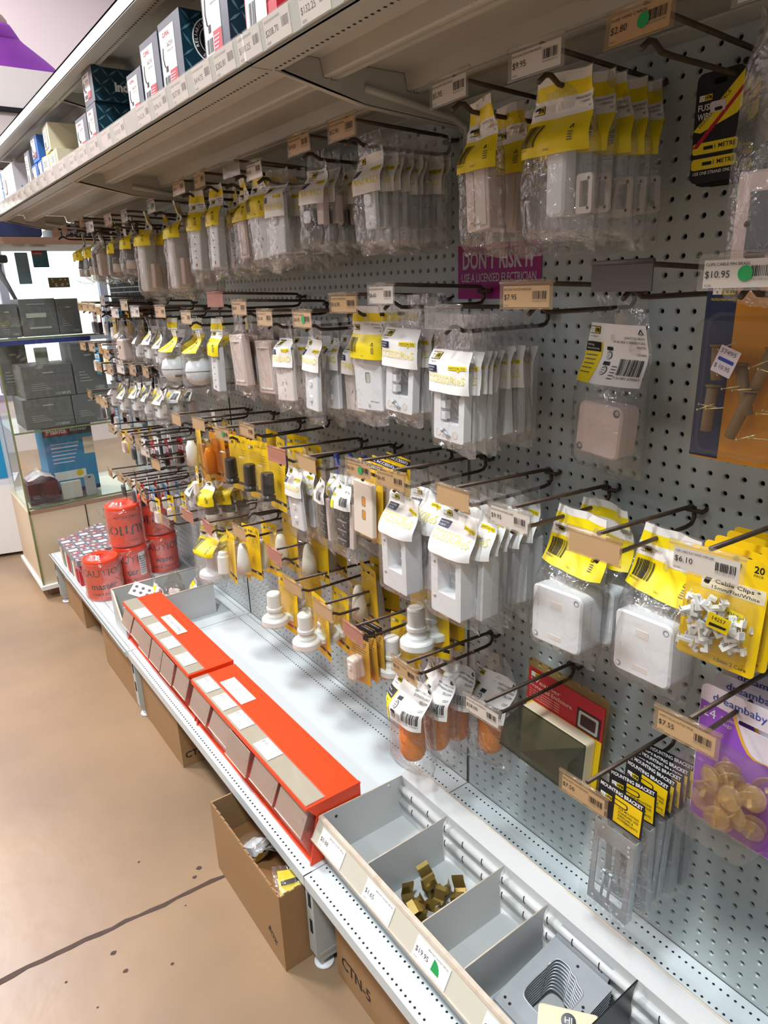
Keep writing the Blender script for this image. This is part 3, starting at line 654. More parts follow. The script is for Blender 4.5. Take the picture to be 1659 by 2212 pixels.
reg('jbox', lambda s: make_bag(.125, .235, .056, s+180, h_yellow(), lambda m, cx, cz: p_jbox(m, cx, cz, .098, .098, -.03, .052), .10, wave=.010, gather=.8), 2)
reg('jcard', lambda s: make_bag(.125, .250, .046, s+190, h_card(), lambda m, cx, cz: (p_jbox(m, cx-.002, cz+.004, .082, .080, -.022, .04, WHTP, False), [(m.disc(cx-.002+a*.031, cz+.004+a*.031, .006, -.0224, INKG), m.disc(cx-.001+a*.031, cz+.005+a*.031, .0035, -.0226, ZINC)) for a in (1, -1)]), .085, wave=.006), 1)
reg('orange', lambda s: make_bag(.122, .238, .05, s+200, h_card('orange'), lambda m, cx, cz: m.tube([(cx, 0, cz+.068), (cx, 0, cz+.064), (cx, 0, cz+.052), (cx, 0, cz-.046), (cx, 0, cz-.060), (cx, 0, cz-.066), (cx, 0, cz-.070)], [.006, .016, .026, .027, .021, .013, .004], ORB, 20), .13, wave=.009, gather=.7), 3)
reg('strip', lambda s: make_bag(.075, .190, .024, s+210, h_white, lambda m, cx, cz: ([m.rbox(cx, cz+.042-.021*k, .034, .017, -.008, .006, .003, BLK, .002) for k in range(5)], [m.disc(cx+.006, cz+.042-.021*k, .0018, -.0085, ZINC) for k in range(5)], m.rbox(cx+.028, cz, .014, .1, -.004, .004, .003, WHTP, .001)), .11, wave=.005), 2)
reg('pend', lambda s: make_bag(.110, .190, .06, s+220, h_yellow(), lambda m, cx, cz: m.lathe([(r*1.1, cz+z) for r, z in lamp_profile('pendant')], WHT, 24, (cx, 0), sharp=True), .09, wave=.012, gather=.8), 1)
reg('bigplate', lambda s: make_bag(.12, .26, .03, s+230, h_none, lambda m, cx, cz: (m.rbox(cx, cz, .09, .10, -.012, .012, .004, WHTP, .002), m.box(cx-.03, cx+.02, -.013, -.012, cz-.03, cz+.03, GRYP), m.disc(cx-.03, cz, .003, -.0135, INK)), .10, wave=.008), 1)
reg('redband', lambda s: make_bag(.07, .18, .02, s+240, h_redband, lambda m, cx, cz: m.rbox(cx, cz, .03, .04, -.006, .006, .003, WHT, .001), .05), 1)
# ================================================================ blister cards
def slot(w=.022, h=.006): return rrect(0, 0, w, h, h*.45, 3)
def card_board(W, H, top, base=YELC, hole=True, t=.0006, cr=.004):
    mb = MB(); A = rrect(0, top-H/2, W, H, cr, 3)
    if hole: B = rrect(0, 0, W*.28, .007, .003, 3); mb.ring(A, B, 0, t, base)
    else: mb.prism(A, 'y', 0, t, base)
    return mb
def blister(mb, cx, cz, w, h, d, m, r=.01):
    A = rrect(cx, cz, w, h, r, 4); B = rrect(cx, cz, w-.008, h-.008, r*.8, 4); k = len(A)
    C = rrect(cx, cz, w+.008, h+.008, r, 4)
    vs = [(p[0], -.0006, p[1]) for p in C]+[(p[0], -.0008, p[1]) for p in A]+[(p[0], -d+.003, p[1]) for p in rrect(cx, cz, w-.003, h-.003, r, 4)]+[(p[0], -d, p[1]) for p in B]
    fs = [(a*k+i, a*k+(i+1) % k, (a+1)*k+(i+1) % k, (a+1)*k+i) for a in range(3) for i in range(k)]+[tuple(range(3*k, 4*k))[::-1]]
    mb.add(vs, fs, m, False)
def c_lamp(kind, W=.085, H=.155, m=WHT, base=YELC, title='LAMPHOLDER', blk=True, aged=False):
    P = Proto(); c = card_board(W, H, .016, base)
    if blk:
        c.box(-W/2, W/2, -.0004, 0, .006, .0155, INK); c.text(title, 0, .008, .0052, -.0006, PAP, 'c', w=W*.7, bold=.02)
    else: hpm(c, -W/2+.004, -.008, .009, -.0003, 0); c.text('Batten', W/2-.006, .004, .003, -.0004, INK, 'r'); c.text('Lampholder', W/2-.006, -.001, .003, -.0004, INK, 'r')
    c.box(-W*.5, W*.5, -.0003, 0, .016-H+.016, .016-H+.024, INK); hpm(c, W*.2, .016-H+.0165, .006, -.0005, 0)
    for k in range(4): c.box(W*.05, W*.4, -.0003, 0, -.022-.007*k, -.0215-.007*k, INKG)
    P.part('backing_card', c)
    pz = -.075
    b = MB(); bm = BLISY if aged else BLIS; s = 1.0
    if kind == 'batten':
        b.lathe([(max(r*s*1.08+.0015, .0), pz+z*s*.98*1.05) for r, z in lamp_profile(kind)], bm, 24, (-.008, -.039)); b.rbox(-.008, pz, W*.8, H*.66, -.004, -.0006, .008, bm, .001)
    else: blister(b, -.008, pz, .048, .115, .046, bm, .012)
    P.part('blister', b)
    o = MB(); o.lathe([(r*s, pz+z*s*.98) for r, z in lamp_profile(kind)], m, 28, (-.008, -.024 if kind != 'batten' else -.039), sharp=kind in ('batten', 'black', 'cyl')); P.part('lampholder', o)
    return P
PR['lbatten'] = [c_lamp('batten', .092, .165, blk=False)]
PR['lbottle'] = [c_lamp('bottle')]
PR['lcone'] = [c_lamp('cone', blk=False)]
PR['lcyl'] = [c_lamp('cyl', blk=False)]
PR['lblack'] = [c_lamp('black', m=BLK, blk=False)]
PR['lorange'] = [c_lamp('bottle', m=mat('amber_bakelite', 'e8951c', .3), base=AMB, aged=True)]
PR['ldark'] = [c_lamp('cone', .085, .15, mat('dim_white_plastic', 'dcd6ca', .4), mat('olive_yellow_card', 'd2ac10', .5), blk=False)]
def c_conn():
    P = Proto(); c = card_board(.068, .135, .016, mat('pale_amber_card', 'dcae3c', .5)); c.box(-.034, .034, -.0004, 0, -.004, .0155, INK); c.text('CORD CONNECTOR', 0, .009, .004, -.0006, PAP, 'c', w=.05)
    for k in range(5): c.box(-.022, .026-.004*(k % 3), -.0003, 0, -.016-.006*k, -.0145-.006*k, INKG)
    P.part('backing_card', c); b = MB(); blister(b, -.004, -.078, .046, .07, .030, BLIS, .008); P.part('blister', b)
    o = MB(); o.rbox(-.004, -.078, .028, .055, -.026, -.002, .008, WHTP, .004); o.rbox(-.004, -.070, .010, .016, -.029, -.026, .004, WHT, .001); P.part('cord_connector', o); return P
PR['conn'] = [c_conn()]
def c_plate2():
    P = Proto(); c = card_board(.092, .165, .026, YELC); c.box(-.046, .046, -.0004, 0, .012, .022, NAVY); c.text('L ACCESSO', 0, .0145, .0058, -.0006, PAP, 'c', w=.075, bold=.02); P.part('backing_card', c)
    b = MB(); blister(b, -.002, -.070, .084, .122, .022, BLIS, .006); P.part('blister', b)
    o = MB(); p_plate(o, -.002, -.070, .074, .112, -.018, WHT2, 'two'); P.part('cover_plate', o); return P
PR['plate2'] = [c_plate2()]
def c_fuse():
    P = Proto(); c = card_board(.058, .125, .012, INK, True, .0007, .008)
    c.prism([(-.029, -.052), (.029, .006), (.029, -.034), (.024, -.040), (-.020, -.055)], 'y', -.0004, 0, YEL)
    c.prism([(-.029, -.072), (.029, -.010), (.029, -.016), (-.022, -.072)], 'y', -.0007, -.0004, RED)
    for z in (-.074, -.092): c.prism(rrect(0, z+.001, .056, .013, .003, 2), 'y', -.0005, 0, YEL); c.text('1 METRE', .026, z-.001, .0052, -.0008, INK, 'r', w=.026, bold=.01); c.box(-.014, -.002, -.0007, -.0006, z-.001, z+.003, INK)
    c.text('USE ONE STRAND ONLY', 0, -.1035, .0036, -.0004, PAP, 'c', w=.050, bold=.01)
    hpm(c, -.025, -.020, .008, -.0003, 0); c.text('FUSE', -.025, -.030, .007, -.0006, PAP, bold=.01, w=.018); c.text('WIRE', -.025, -.040, .007, -.0006, PAP, bold=.01, w=.018)
    c.text('HOUSEHOLD PACK', -.020, -.050, .0045, -.0008, INK, w=.050, rot=.78); c.prism(rrect(.0, -.028, .018, .012, .001, 2), 'y', -.0011, -.0008, PAPP); c.prism(rrect(.001, -.031, .010, .004, .002, 2), 'y', -.0013, -.0011, INK)
    P.part('card', c); return P
PR['fuse'] = [c_fuse()]
def nail(mb, x, y, z, a, L=.020, m=None):
    d = Vector((cos(a), 0, sin(a)))*L; mb.tube([(x, y, z), (x+d.x, y, z+d.z)], .0008, m or BRASS, 6); mb.tube([(x, y, z), (x-d.x*.05, y, z-d.z*.05)], .0018, m or BRASS, 7)
def c_pins():
    W, H = .135, .240; P = Proto(); c = card_board(W, H, .028, AMB, True, .0008); c.box(-W/2, W/2, -.0004, 0, .006, .0275, NAVY); c.text('CABLE', -W*.28, .012, .010, -.0007, PAP, bold=.03, w=W*.6)
    c.box(-W/2, -W*.22, -.0005, 0, -.21, .0065, NAVY); hpm(c, -W/2+.006, -.012, .014, -.0006, 0); c.text('PROFESSIONALS CHOICE', -W/2+.006, -.018, .003, -.0008, YEL, w=.03); P.part('backing_card', c)
    b = MB(); blister(b, 0, -.118, W-.018, .165, .038, BLIS, .014); P.part('blister', b)
    o = MB(); q = random.Random(5)
    sl = mat('clip_sleeve', '8a7350', .5)
    for (x, z, a, l) in ((-.036, -.07, -1.5, .04), (-.036, -.118, -1.62, .055), (.03, -.07, -1.9, .05), (.012, -.12, -1.9, .06), (-.005, -.09, -1.3, .06)):
        o.tube([(x, -.018, z), (x+cos(a)*l, -.018, z+sin(a)*l)], [.007, .0065], sl, 10); o.tube([(x, -.018, z+.002), (x, -.018, z+.0)], .009, sl, 10)
    for k in range(14): nail(o, q.uniform(-.045, .045), q.uniform(-.034, -.026), q.uniform(-.175, -.07), q.uniform(-.3, .5), .022, mat('pale_brass', 'e2d9a0', .25, .7))
    o.M = Matrix.Translation((-.012, -.0392, -.085)) @ Matrix.Rotation(.35, 4, 'Y')
    o.prism(rrect(0, 0, .026, .032, .001, 2), 'y', 0, -.0006, PAPP); o.text('37495', -.011, .008, .005, -.001, INKG, w=.02); o.text('$ 10.95', -.011, -.010, .005, -.001, INKG, w=.02); o.box(-.01, .01, -.001, -.0007, -.001, .003, BLUED)
    P.part('brass_cable_pins', o); return P
PR['pins'] = [c_pins()]
def c_clips():
    W, H = .100, .150; P = Proto(); c = card_board(W, H, .022, YELC, True, .0008, .006)
    hpm(c, -W/2+.006, -.004, .010, -.0003, 0); c.text('20', W/2-.008, .008, .0085, -.0004, INK, 'r', bold=.02); c.text('PACK', W/2-.008, .003, .0032, -.0004, INK, 'r')
    c.box(-W*.30, W/2-.002, -.0003, 0, -.030, -.012, CREAM); c.text('Cable Clips *', W/2-.008, -.0195, .0052, -.0005, INK, 'r', w=.055, bold=.01); c.text('15mm/Flat/White', W/2-.008, -.0275, .0046, -.0005, INK, 'r', w=.058)
    c.text('1.5mm 2 Core', 0, -.122, .005, -.0004, INK, 'l', w=.04); P.part('backing_card', c)
    b = MB(); blister(b, -.004, -.073, .088, .085, .026, BLIS, .012); P.part('blister', b)
    o = MB(); q = random.Random(8)
    for k in range(34):
        x, z, y = q.uniform(-.038, .030), q.uniform(-.105, -.042), q.uniform(-.020, -.006); a = q.uniform(0, 6.28)
        o.M = Matrix.Translation((x, y, z)) @ Euler((q.uniform(-.5, .5), a, q.uniform(-.6, .6))).to_matrix().to_4x4()
        o.prism([(-.010, -.004), (.010, -.004), (.010, .005), (.006, .005), (.006, 0), (-.006, 0), (-.006, .005), (-.010, .005)], 'y', -.004, .004, WHT)
        o.tube([(.008, 0, -.010), (.008, 0, .010)], .0008, ZINC, 5)
    o.M = I4; o.M = Matrix.Translation((.010, -.0268, -.058)) @ Matrix.Rotation(.12, 4, 'Y'); o.prism(rrect(0, 0, .028, .020, .001, 2), 'y', 0, -.0005, YEL); o.text('14257', 0, .002, .005, -.0008, INK, 'c'); o.prism([(-.010, -.007), (.010, -.005), (.011, -.002), (-.010, -.003)], 'y', -.0005, -.0009, INK)
    P.part('white_cable_clips', o); return P
PR['clips'] = [c_clips()]
def c_encl():
    W, H = .190, .20; P = Proto()
    b = MB(); b.ring(rrect(0, .03-H/2, W, H, .01, 4), rrect(0, .0, W*.3, .010, .004, 4), -.001, 0, BLISY); P.part('blister', b)
    c = MB(); c.box(-W/2+.004, W/2-.006, -.0022, -.0014, -.060, .010, RED); hpm(c, -W/2+.010, -.008, .012, -.003, 0)
    for k, s in enumerate(('      Weather', 'Protected Enclosure.')): c.text(s, -W/2+.010, -.018-.012*k, .0085, -.0028, CREAM, w=(.075, .105)[k])
    for k in range(4): c.text('For use with general power outlets', -W/2+.010, -.037-.0055*k, .003, -.0028, CREAM, w=.075)
    c.box(W*.16, W*.44, -.0028, -.0024, -.058, -.016, MAROON); c.ring(rrect(W*.30, -.037, .044, .034, .003, 2), rrect(W*.30, -.037, .034, .024, .003, 2), -.0034, -.0028, UNDER)
    c.box(-W/2+.004, W/2-.006, -.0022, -.0014, -.165, -.060, YELC); P.part('printed_card', c)
    f = MB(); f.rbox(0, -.115, .155, .110, -.030, -.004, .006, CREAM, .003); P.part('enclosure_base', f)
    v = MB(); v.prism([(-.030, -.060), (-.075, -.078), (-.085, -.125), (-.045, -.165), (-.030, -.170)], 'x', -.078, .078, SMOKE)
    v.box(-.078, .078, -.0855, -.083, -.127, -.124, SMOKE); P.part('smoked_flap', v)
    return P
PR['encl'] = [c_encl()]
def c_brk(seed):
    P = Proto(); W = .078
    c = MB(); c.ring(rrect(0, -.008, W, .062, .001, 2), rrect(0, 0, .022, .007, .003, 2), 0, .0006, INK); c.text('MOUNTING BRACKET', 0, .014, .0062, -.0006, PAP, 'c', w=W*.92, bold=.03)
    c.box(-W*.12, W/2-.003, -.0004, 0, -.036, .0105, YELC); c.ring(rrect(0, 0, .026, .010, .004, 2), rrect(0, 0, .022, .007, .003, 2), -.0006, 0, INK)
    hpm(c, -W/2+.004, -.006, .010, -.0004, 0); c.text('BRACKET', -W/2+.003, -.03, .004, -.0006, PAP, w=.016)
    for k, s in enumerate(('FOR MOUNTING', 'STANDARD SIZE', 'SWITCHES &', 'POWERPOINTS')): c.text(s, -W*.02, -.010-.0062*k, .0040, -.0006, INK, w=.034 if k != 2 else .026, bold=.01)
    P.part('header_card', c)
    z0 = -.125; o = MB(); o.ring(rrect(0, z0, .070, .155, .002, 3), rrect(0, z0-.004, .052, .104, .006, 3), -.005, -.0035, ZINC)
    for (s, e) in ((-1, 1), (1, 1)):
        o.box(s*.035-.0007, s*.035+.0007, -.005, .010, z0-.0775, z0+.0775, ZINC)
    for (x, z) in ((.025, .066), (.025, .058), (-.02, .070), (.027, .050), (-.026, -.068), (.02, -.068), (0, -.066)): o.disc(x, z0+z, .0022, -.0054, PAP, 8)
    for x in (-.008, .004): o.tube([(x, -.010, z0-.05), (x+.002, -.010, z0+.0)], .0022, ZINC, 8); o.tube([(x+.002, -.010, z0), (x+.002, -.010, z0+.003)], .0045, ZINC, 10)
    P.part('steel_bracket', o)
    b = MB(); q = random.Random(seed); b.warp = lambda p: p+Vector((noise.noise(p*40+Vector((seed, 0, 0)))*.006, noise.noise(p*35+Vector((0, seed, 0)))*.007, 0))
    for side in (-.013, .014):
        b.grid(-.045, .045, -.210, -.030, 8, 18, side, FILM)
    P.part('bag', b); return P
PR['brk'] = [c_brk(1), c_brk(2), c_brk(3)]
def c_dream():
    W, H = .155, .215; P = Proto(); c = card_board(W, H, .036, PAPP, True, .0008, .010)
    pts = [(-W/2+.001, .010), (-.030, .006)]+[(-.030+.085*t, .006-.095*t-.018*sin(t*6)) for t in [k/10 for k in range(1, 11)]]+[(W/2-.001, -.118), (W/2-.001, -.178), (-W/2+.001, -.178)]
    c.prism(pts, 'y', -.0004, 0, PURP)
    for k in range(10):
        t0, t1 = k/10, (k+1)/10; f = lambda t: (-.030+.085*t, .006-.095*t-.018*sin(t*6))
        a, b = f(t0), f(t1); c.add([(a[0], -.0006, a[1]), (b[0], -.0006, b[1]), (b[0]+.004, -.0006, b[1]+.002), (a[0]+.004, -.0006, a[1]+.002)], [(0, 1, 2, 3)], mat('gold_swoosh', 'e0a83c', .5))
    c.text('dreambaby', -W/2+.018, .016, .011, -.0007, BLUED, w=.075); c.text('24', -W/2+.006, -.012, .014, -.0008, PAPP); c.text('outlet', -W/2+.032, -.006, .006, -.0008, PAPP); c.text('plugs', -W/2+.032, -.015, .006, -.0008, PAPP)
    for k, s in enumerate(('Avoid household', 'electric shock', 'Prevents children', 'inserting objects', 'in outlets')): c.text(s, W/2-.004, -.028-.0075*k, .0035, -.0007, INKG, 'r')
    P.part('backing_card', c)
    b = MB(); blister(b, -.020, -.112, .124, .134, .050, BLIS, .030); P.part('blister', b)
    o = MB(); q = random.Random(2)
    for k in range(22):
        x, z, y = q.uniform(-.050, .028), q.uniform(-.152, -.070), q.uniform(-.040, -.010)
        o.M = Matrix.Translation((x, y, z)) @ Euler((q.uniform(-.6, .6), q.uniform(0, 3), q.uniform(-.6, .6))).to_matrix().to_4x4()
        o.lathe([(0, -.001), (.016, -.001), (.0175, .0005), (.016, .002), (0, .002)], FLEX, 16, axis='y'); o.box(-.003, .003, -.012, 0, -.001, .001, FLEX)
    P.part('outlet_plugs', o); return P
PR['dream'] = [c_dream()]
def c_small(col, W=.05, H=.10, body=WHT2):
    P = Proto(); c = card_board(W, H, .014, col); c.box(-W*.4, W*.4, -.0004, 0, -.030, -.014, PAP); c.bars(-W*.3, W*.3, -.028, -.018, -.0006, INK, 8, 2); P.part('backing_card', c)
    b = MB(); b.rbox(0, -.06, W*.6, .045, -.014, -.0006, .006, body, .003); P.part('product', b); return P
PR['sy'] = [c_small(YELC)]; PR['sw'] = [c_small(PAP, body=GRYP)]; PR['sr'] = [c_small(RED, .045, .09, BLK)]; PR['sb'] = [c_small(BLUE, .05, .11)]; PR['sk'] = [c_small(BLK, .05, .12, GRYP)]
# ================================================================ what hangs on the hooks
ORD = ['frontmost', 'second', 'third', 'fourth', 'fifth', 'sixth', 'seventh', 'eighth', 'ninth', 'tenth', 'eleventh']
def stack(y, Z, hookid, key, name, phrase, cat, xs, jit=4, dy=0, far=False, tilt=0):
    pr = PR[key]
    for i, x in enumerate(xs):
        r = random.Random(int(abs(y)*997+i*31+Z*77))
        if len(xs) == 1: lab = f'{phrase}, alone on the {hookid}'
        else: lab = f'{phrase}, {ORD[i]} on the {hookid}'
        pr[i % len(pr)].place(name, lab, cat, (x, y+dy+r.uniform(-.003, .003), Z-.0255-r.uniform(0, .003)), group=f'{phrase} on the {hookid}',
                              rot=(R(r.uniform(-2, 2)+tilt), R(r.uniform(-2, 2)), -pi/2+R(r.uniform(-jit, jit))))
def xr(a, b, n): return [a+(b-a)*i/max(n-1, 1) for i in range(n)]
H1 = 1.666
def HK(y, Z, what, style, price='', title='SWITCH', dot=False, items=None, **k):
    lab = f'dark wire display hook, {what}'
    hook(y, Z, lab, style, price, title, dot, **k)
# ---- top row
HK(-.66, H1, 'nearest of the top row', 'w', '$4.50', 'OUTLET CLEAR'); stack(-.66, H1, 'nearest top hook', 'bigplate', 'hanging_bag', 'clear bag with pale outlet plate', 'bag', [-.19])
HK(-.518, H1, 'top row, green-dotted $2.80 ticket', 't', '$2.80', 'FUSE WIRE CARDS', True, tilt=-6); stack(-.50, H1-.005, '$2.80 hook', 'fuse', 'fuse_wire_card', 'black and yellow fuse wire card', 'card', [-.055, -.040, -.028, -.018], 8)
HK(-.377, H1, 'top row, white $9.95 ticket', 'w', '$9.95', 'BOX JUNCTION MINI WHITE'); stack(-.377, H1, 'top $9.95 hook', 'mini', 'hanging_bag', 'yellow topped bag of miniature junction box', 'bag', [-.195, -.160, -.125, -.092, -.06], 7)
HK(-.221, H1, 'top row, white $5.95 ticket', 'w', '$5.95', 'BLOCK MINIATURE WHITE'); stack(-.228, H1, '$5.95 hook', 'narrow', 'hanging_bag', 'narrow yellow topped bag of mounting block', 'bag', [-.195, -.135, -.085], 7)
HK(.048, H1, 'top row, tan $12.90 ticket', 't', '$12.90', 'SWITCH ARCHITRAVE'); stack(.03, H1, '$12.90 hook', 'std', 'hanging_bag', 'bag of narrow white switch', 'bag', [-.205, -.180, -.158, -.140, -.122, -.104, -.080, -.055], 12)
HK(.193, H1, 'top row, sixth from the near end', 't', '$14.20', 'MECHANISM'); stack(.2, H1, 'sixth top hook', 'stdblack', 'hanging_bag', 'bag of black switch mechanism', 'bag', [-.205, -.17, -.13, -.09, -.05], 10)
HK(.38, H1-.018, 'top row, seventh from the near end', 'w', '$9.50', 'SWITCH'); stack(.345, H1-.01, 'seventh top hook', 'stdplate', 'hanging_bag', 'bag of plain white switch plate', 'bag', [-.21, -.17, -.12, -.07], 9)
HK(.487, H1, 'top row, eighth from the near end', 'c'); stack(.44, H1, 'eighth top hook', 'gpoy', 'hanging_bag', 'yellow topped bag of power outlet', 'bag', [-.21, -.17, -.13, -.08], 9)
HK(.54, H1-.01, 'top row, ninth from the near end', None); stack(.535, H1, 'ninth top hook', 'narrow', 'hanging_bag', 'narrow yellow topped bag', 'bag', [-.20, -.15, -.10], 9)
HK(.665, H1, 'top row, tenth from the near end', 't', '$7.20'); stack(.665, H1, 'tenth top hook', 'tally', 'hanging_bag', 'tall yellow topped bag of white vented plate', 'bag', [-.21, -.16, -.11, -.06], 8)
HK(.80, H1, 'top row, eleventh from the near end', 't', '$8.30'); stack(.79, H1, 'eleventh top hook', 'tally', 'hanging_bag', 'tall yellow printed bag', 'bag', [-.21, -.16, -.10], 10)
HK(1.019, H1-.022, 'top row, twelfth from the near end', 'w', '$6.80', dot=True); stack(.95, H1-.01, 'twelfth top hook', 'longy', 'hanging_bag', 'bag holding long white fitting', 'bag', [-.20, -.12], 10)
HK(1.268, H1-.025, 'top row, thirteenth from the near end', 'w', '$5.10'); stack(1.19, H1-.012, 'thirteenth top hook', 'longy', 'hanging_bag', 'crumpled bag holding long white fitting', 'bag', [-.205, -.15, -.09], 12)
HK(1.439, H1-.02, 'top row, fourteenth from the near end', 't', '$3.90'); stack(1.34, H1-.015, 'fourteenth top hook', 'plugy', 'hanging_bag', 'yellow topped bag of grey plug', 'bag', [-.205, -.15, -.09], 14)
HK(1.669, H1-.023, 'top row, fifteenth from the near end', 'w', '$3.50'); stack(1.50, H1-.02, 'fifteenth top hook', 'plugy', 'hanging_bag', 'twisted yellow topped bag of grey plug', 'bag', [-.205, -.12], 14); stack(1.56, H1-.01, 'wall behind grey plugs', 'redband', 'hanging_bag', 'white topped bag with red band', 'bag', [-.16], 4)
HK(1.767, H1, 'top row, sixteenth from the near end', 't', ''); stack(1.70, H1-.02, 'sixteenth top hook', 'bulb', 'hanging_bag', 'brownish bag of pale fitting', 'bag', [-.205, -.15, -.09], 14)
HK(1.89, H1-.003, 'top row, seventeenth from the near end', 'c', far=True); stack(1.80, H1-.02, 'seventeenth top hook', 'plugy', 'hanging_bag', 'slack yellow topped bag', 'bag', [-.205, -.14], 14)
HK(2.032, H1-.006, 'top row, eighteenth from the near end', 't', '', far=True); stack(1.95, H1-.02, 'eighteenth top hook', 'plugy', 'hanging_bag', 'farthest yellow topped bag of grey plug', 'bag', [-.205, -.14], 14)
HK(2.184, H1-.005, 'top row, farthest', 'b', far=True)
# ---- second row
H2 = 1.4122
HK(-.655, H2+.004, 'second row, green-dotted $10.95 ticket', 'w', '$10.95', 'CLIPS CABLE PIN BRASS', True); stack(-.615, H2+.012, '$10.95 hook', 'pins', 'blister_pack', 'amber blister pack of brass cable pins', 'blister pack', [-.115], 2)
HK(-.517, H2+.003, 'second row, empty with grey ticket holder', 'k')
HK(-.372, 1.3965, 'second row, tan $7.95 ticket', 't', '$7.95', 'BOX JUNCTION STD WHITE SUB'); stack(-.388, 1.3965, '$7.95 hook', 'jcard', 'hanging_bag', 'clear bag of square junction box with barcode card', 'bag', [-.070], 3)
HK(-.047, 1.4015, 'second row, white $6.60 ticket', 'w', '$6.60', 'BLOCK MOUNTING WHITE'); stack(-.045, 1.3965, '$6.60 hook', 'acc', 'hanging_bag', 'bag of white mounting block', 'bag', [-.195, -.165, -.14], 4)
HK(.07, 1.387, 'second row, tan $16.95 ticket', 't', '$16.95', 'OUTLET INTERNET'); stack(.066, 1.387, 'plain $16.95 hook', 'holey', 'hanging_bag', 'yellow topped bag of plate with square hole', 'bag', [-.20, -.155, -.11], 7)
HK(-.204, 1.366, 'second row, blank clear ticket holder', 'c'); stack(-.184, 1.366, 'blank clear-ticket hook', 'acc', 'hanging_bag', 'bag of white mounting block', 'bag', [-.205, -.186, -.168, -.151, -.134, -.117, -.100, -.083, -.064], 5)
HK(.224, 1.357, 'second row, green-dotted $16.95 ticket', 't', '$16.95', 'SWITCH 3 GANG', True); stack(.265, 1.357, 'green-dotted $16.95 hook', 'switch3', 'hanging_bag', 'bag of triple white switch', 'bag', [-.195, -.15, -.11, -.07], 12)
stack(.16, 1.345, 'hidden hook beside plates with square holes', 'gpo', 'hanging_bag', 'shaded bag of white outlet', 'bag', [-.16, -.12], 6)
HK(.388, 1.357, 'second row, eighth from the near end', 't', '$11.60', 'OUTLET'); stack(.375, 1.35, 'eighth second-row hook', 'gpo', 'hanging_bag', 'bag of double power outlet', 'bag', [-.205, -.16, -.11], 6)
HK(.513, 1.378, 'second row, ninth from the near end', 't', '$8.50', 'FRAME'); stack(.60, 1.362, 'ninth second-row hook', 'frame', 'hanging_bag', 'pinkish bag of square frame plate', 'bag', [-.215, -.180, -.145, -.11, -.075], 5); stack(.50, 1.35, 'prong left of double outlets', 'frame', 'hanging_bag', 'brownish bag of frame plate', 'bag', [-.19, -.13], 6)
HK(.646, 1.396, 'second row, tenth from the near end', 'p')
HK(.854, 1.351, 'second row, eleventh from the near end', 't', '$6.20'); stack(.755, 1.355, 'eleventh second-row hook', 'tally', 'hanging_bag', 'tall bag of long white plate', 'bag', [-.205, -.12], 8)
HK(1.055, 1.365, 'second row, twelfth from the near end', 't', '$4.75'); stack(.92, 1.352, 'twelfth second-row hook', 'rose', 'hanging_bag', 'yellow topped bag of round ceiling rose', 'bag', [-.19, -.12], 8); stack(1.06, 1.352, 'twelfth second-row hook', 'rose', 'hanging_bag', 'twisted bag of white ceiling rose', 'bag', [-.21, -.14], 8)
HK(1.294, 1.363, 'second row, thirteenth from the near end', 'w', '$2.95'); stack(1.20, 1.345, 'thirteenth second-row hook', 'smallw', 'hanging_bag', 'bag of small grey adaptor', 'bag', [-.205, -.14, -.08], 12)
HK(1.398, 1.382, 'second row, fourteenth from the near end', 't', ''); stack(1.31, 1.352, 'fourteenth second-row hook', 'smallw', 'hanging_bag', 'white carded bag of adaptor', 'bag', [-.205, -.16, -.11], 10)
HK(1.516, 1.357, 'second row, fifteenth from the near end', 'w', ''); stack(1.42, 1.352, 'fifteenth second-row hook', 'smallw', 'hanging_bag', 'curled white carded bag', 'bag', [-.205, -.15], 14)
HK(1.649, 1.397, 'second row, sixteenth from the near end', 'w', '', far=True); stack(1.62, 1.352, 'sixteenth second-row hook', 'bulb', 'hanging_bag', 'dark pouch with pale label', 'pouch', [-.20, -.14], 14)
# ---- cluster of small bags
for i, (y, Z) in enumerate(((1.27, 1.175), (1.41, 1.170), (1.55, 1.165), (1.69, 1.150), (1.84, 1.150))):
    w = ['nearest', 'second', 'third', 'fourth', 'farthest'][i]
    HK(y, Z, f'{w} of the small white bag cluster', 't' if i != 2 else 'w', '', far=i > 1)
    stack(y-.02, Z-.01, f'{w} cluster hook', 'smallw', 'hanging_bag', ['bag with dark grey plug', 'small white crumpled bag', 'knotted small white bag', 'bunched small white bag', 'pale small crumpled bag'][i], 'bag', [-.21, -.165, -.12], 16)
HK(1.15, 1.15, 'empty, low in the middle above lampholders', None); HK(1.02, 1.165, 'empty, beside the ceiling roses', None)
stack(1.10, 1.07, 'wall above lampholders', 'redband', 'hanging_bag', 'white topped bag with red stripe', 'bag', [-.10], 4)
# ---- third row
H3 = 1.082
HK(-.503, H3, 'third row, blank tan ticket nearest', 'b'); stack(-.528, H3, 'near blank-ticket hook', 'jbox', 'hanging_bag', 'yellow topped bag of large white junction box', 'bag', [-.105], 6)
HK(-.351, H3, 'third row, white $9.95 ticket', 'w', '$9.95', 'BLOCK MOUNTING DEEP'); stack(-.385, H3, 'third-row $9.95 hook', 'jbox', 'hanging_bag', 'yellow topped bag of square junction box', 'bag', [-.125, -.062], 8)
HK(-.226, H3+.004, 'third row, blank tan ticket before deep blocks', 'b'); stack(-.205, H3+.004, 'blank-ticket deep block hook', 'deep', 'hanging_bag', 'bag of deep white mounting block', 'bag', [-.210, -.178, -.148, -.118, -.09, -.062], 6)
HK(-.057, H3, 'third row, tan $6.45 ticket', 't', '$6.45', 'BLOCK MOUNTING DEEP'); stack(-.05, H3, '$6.45 hook', 'deep', 'hanging_bag', 'bag of deep white mounting block', 'bag', [-.210, -.160, -.11], 5)
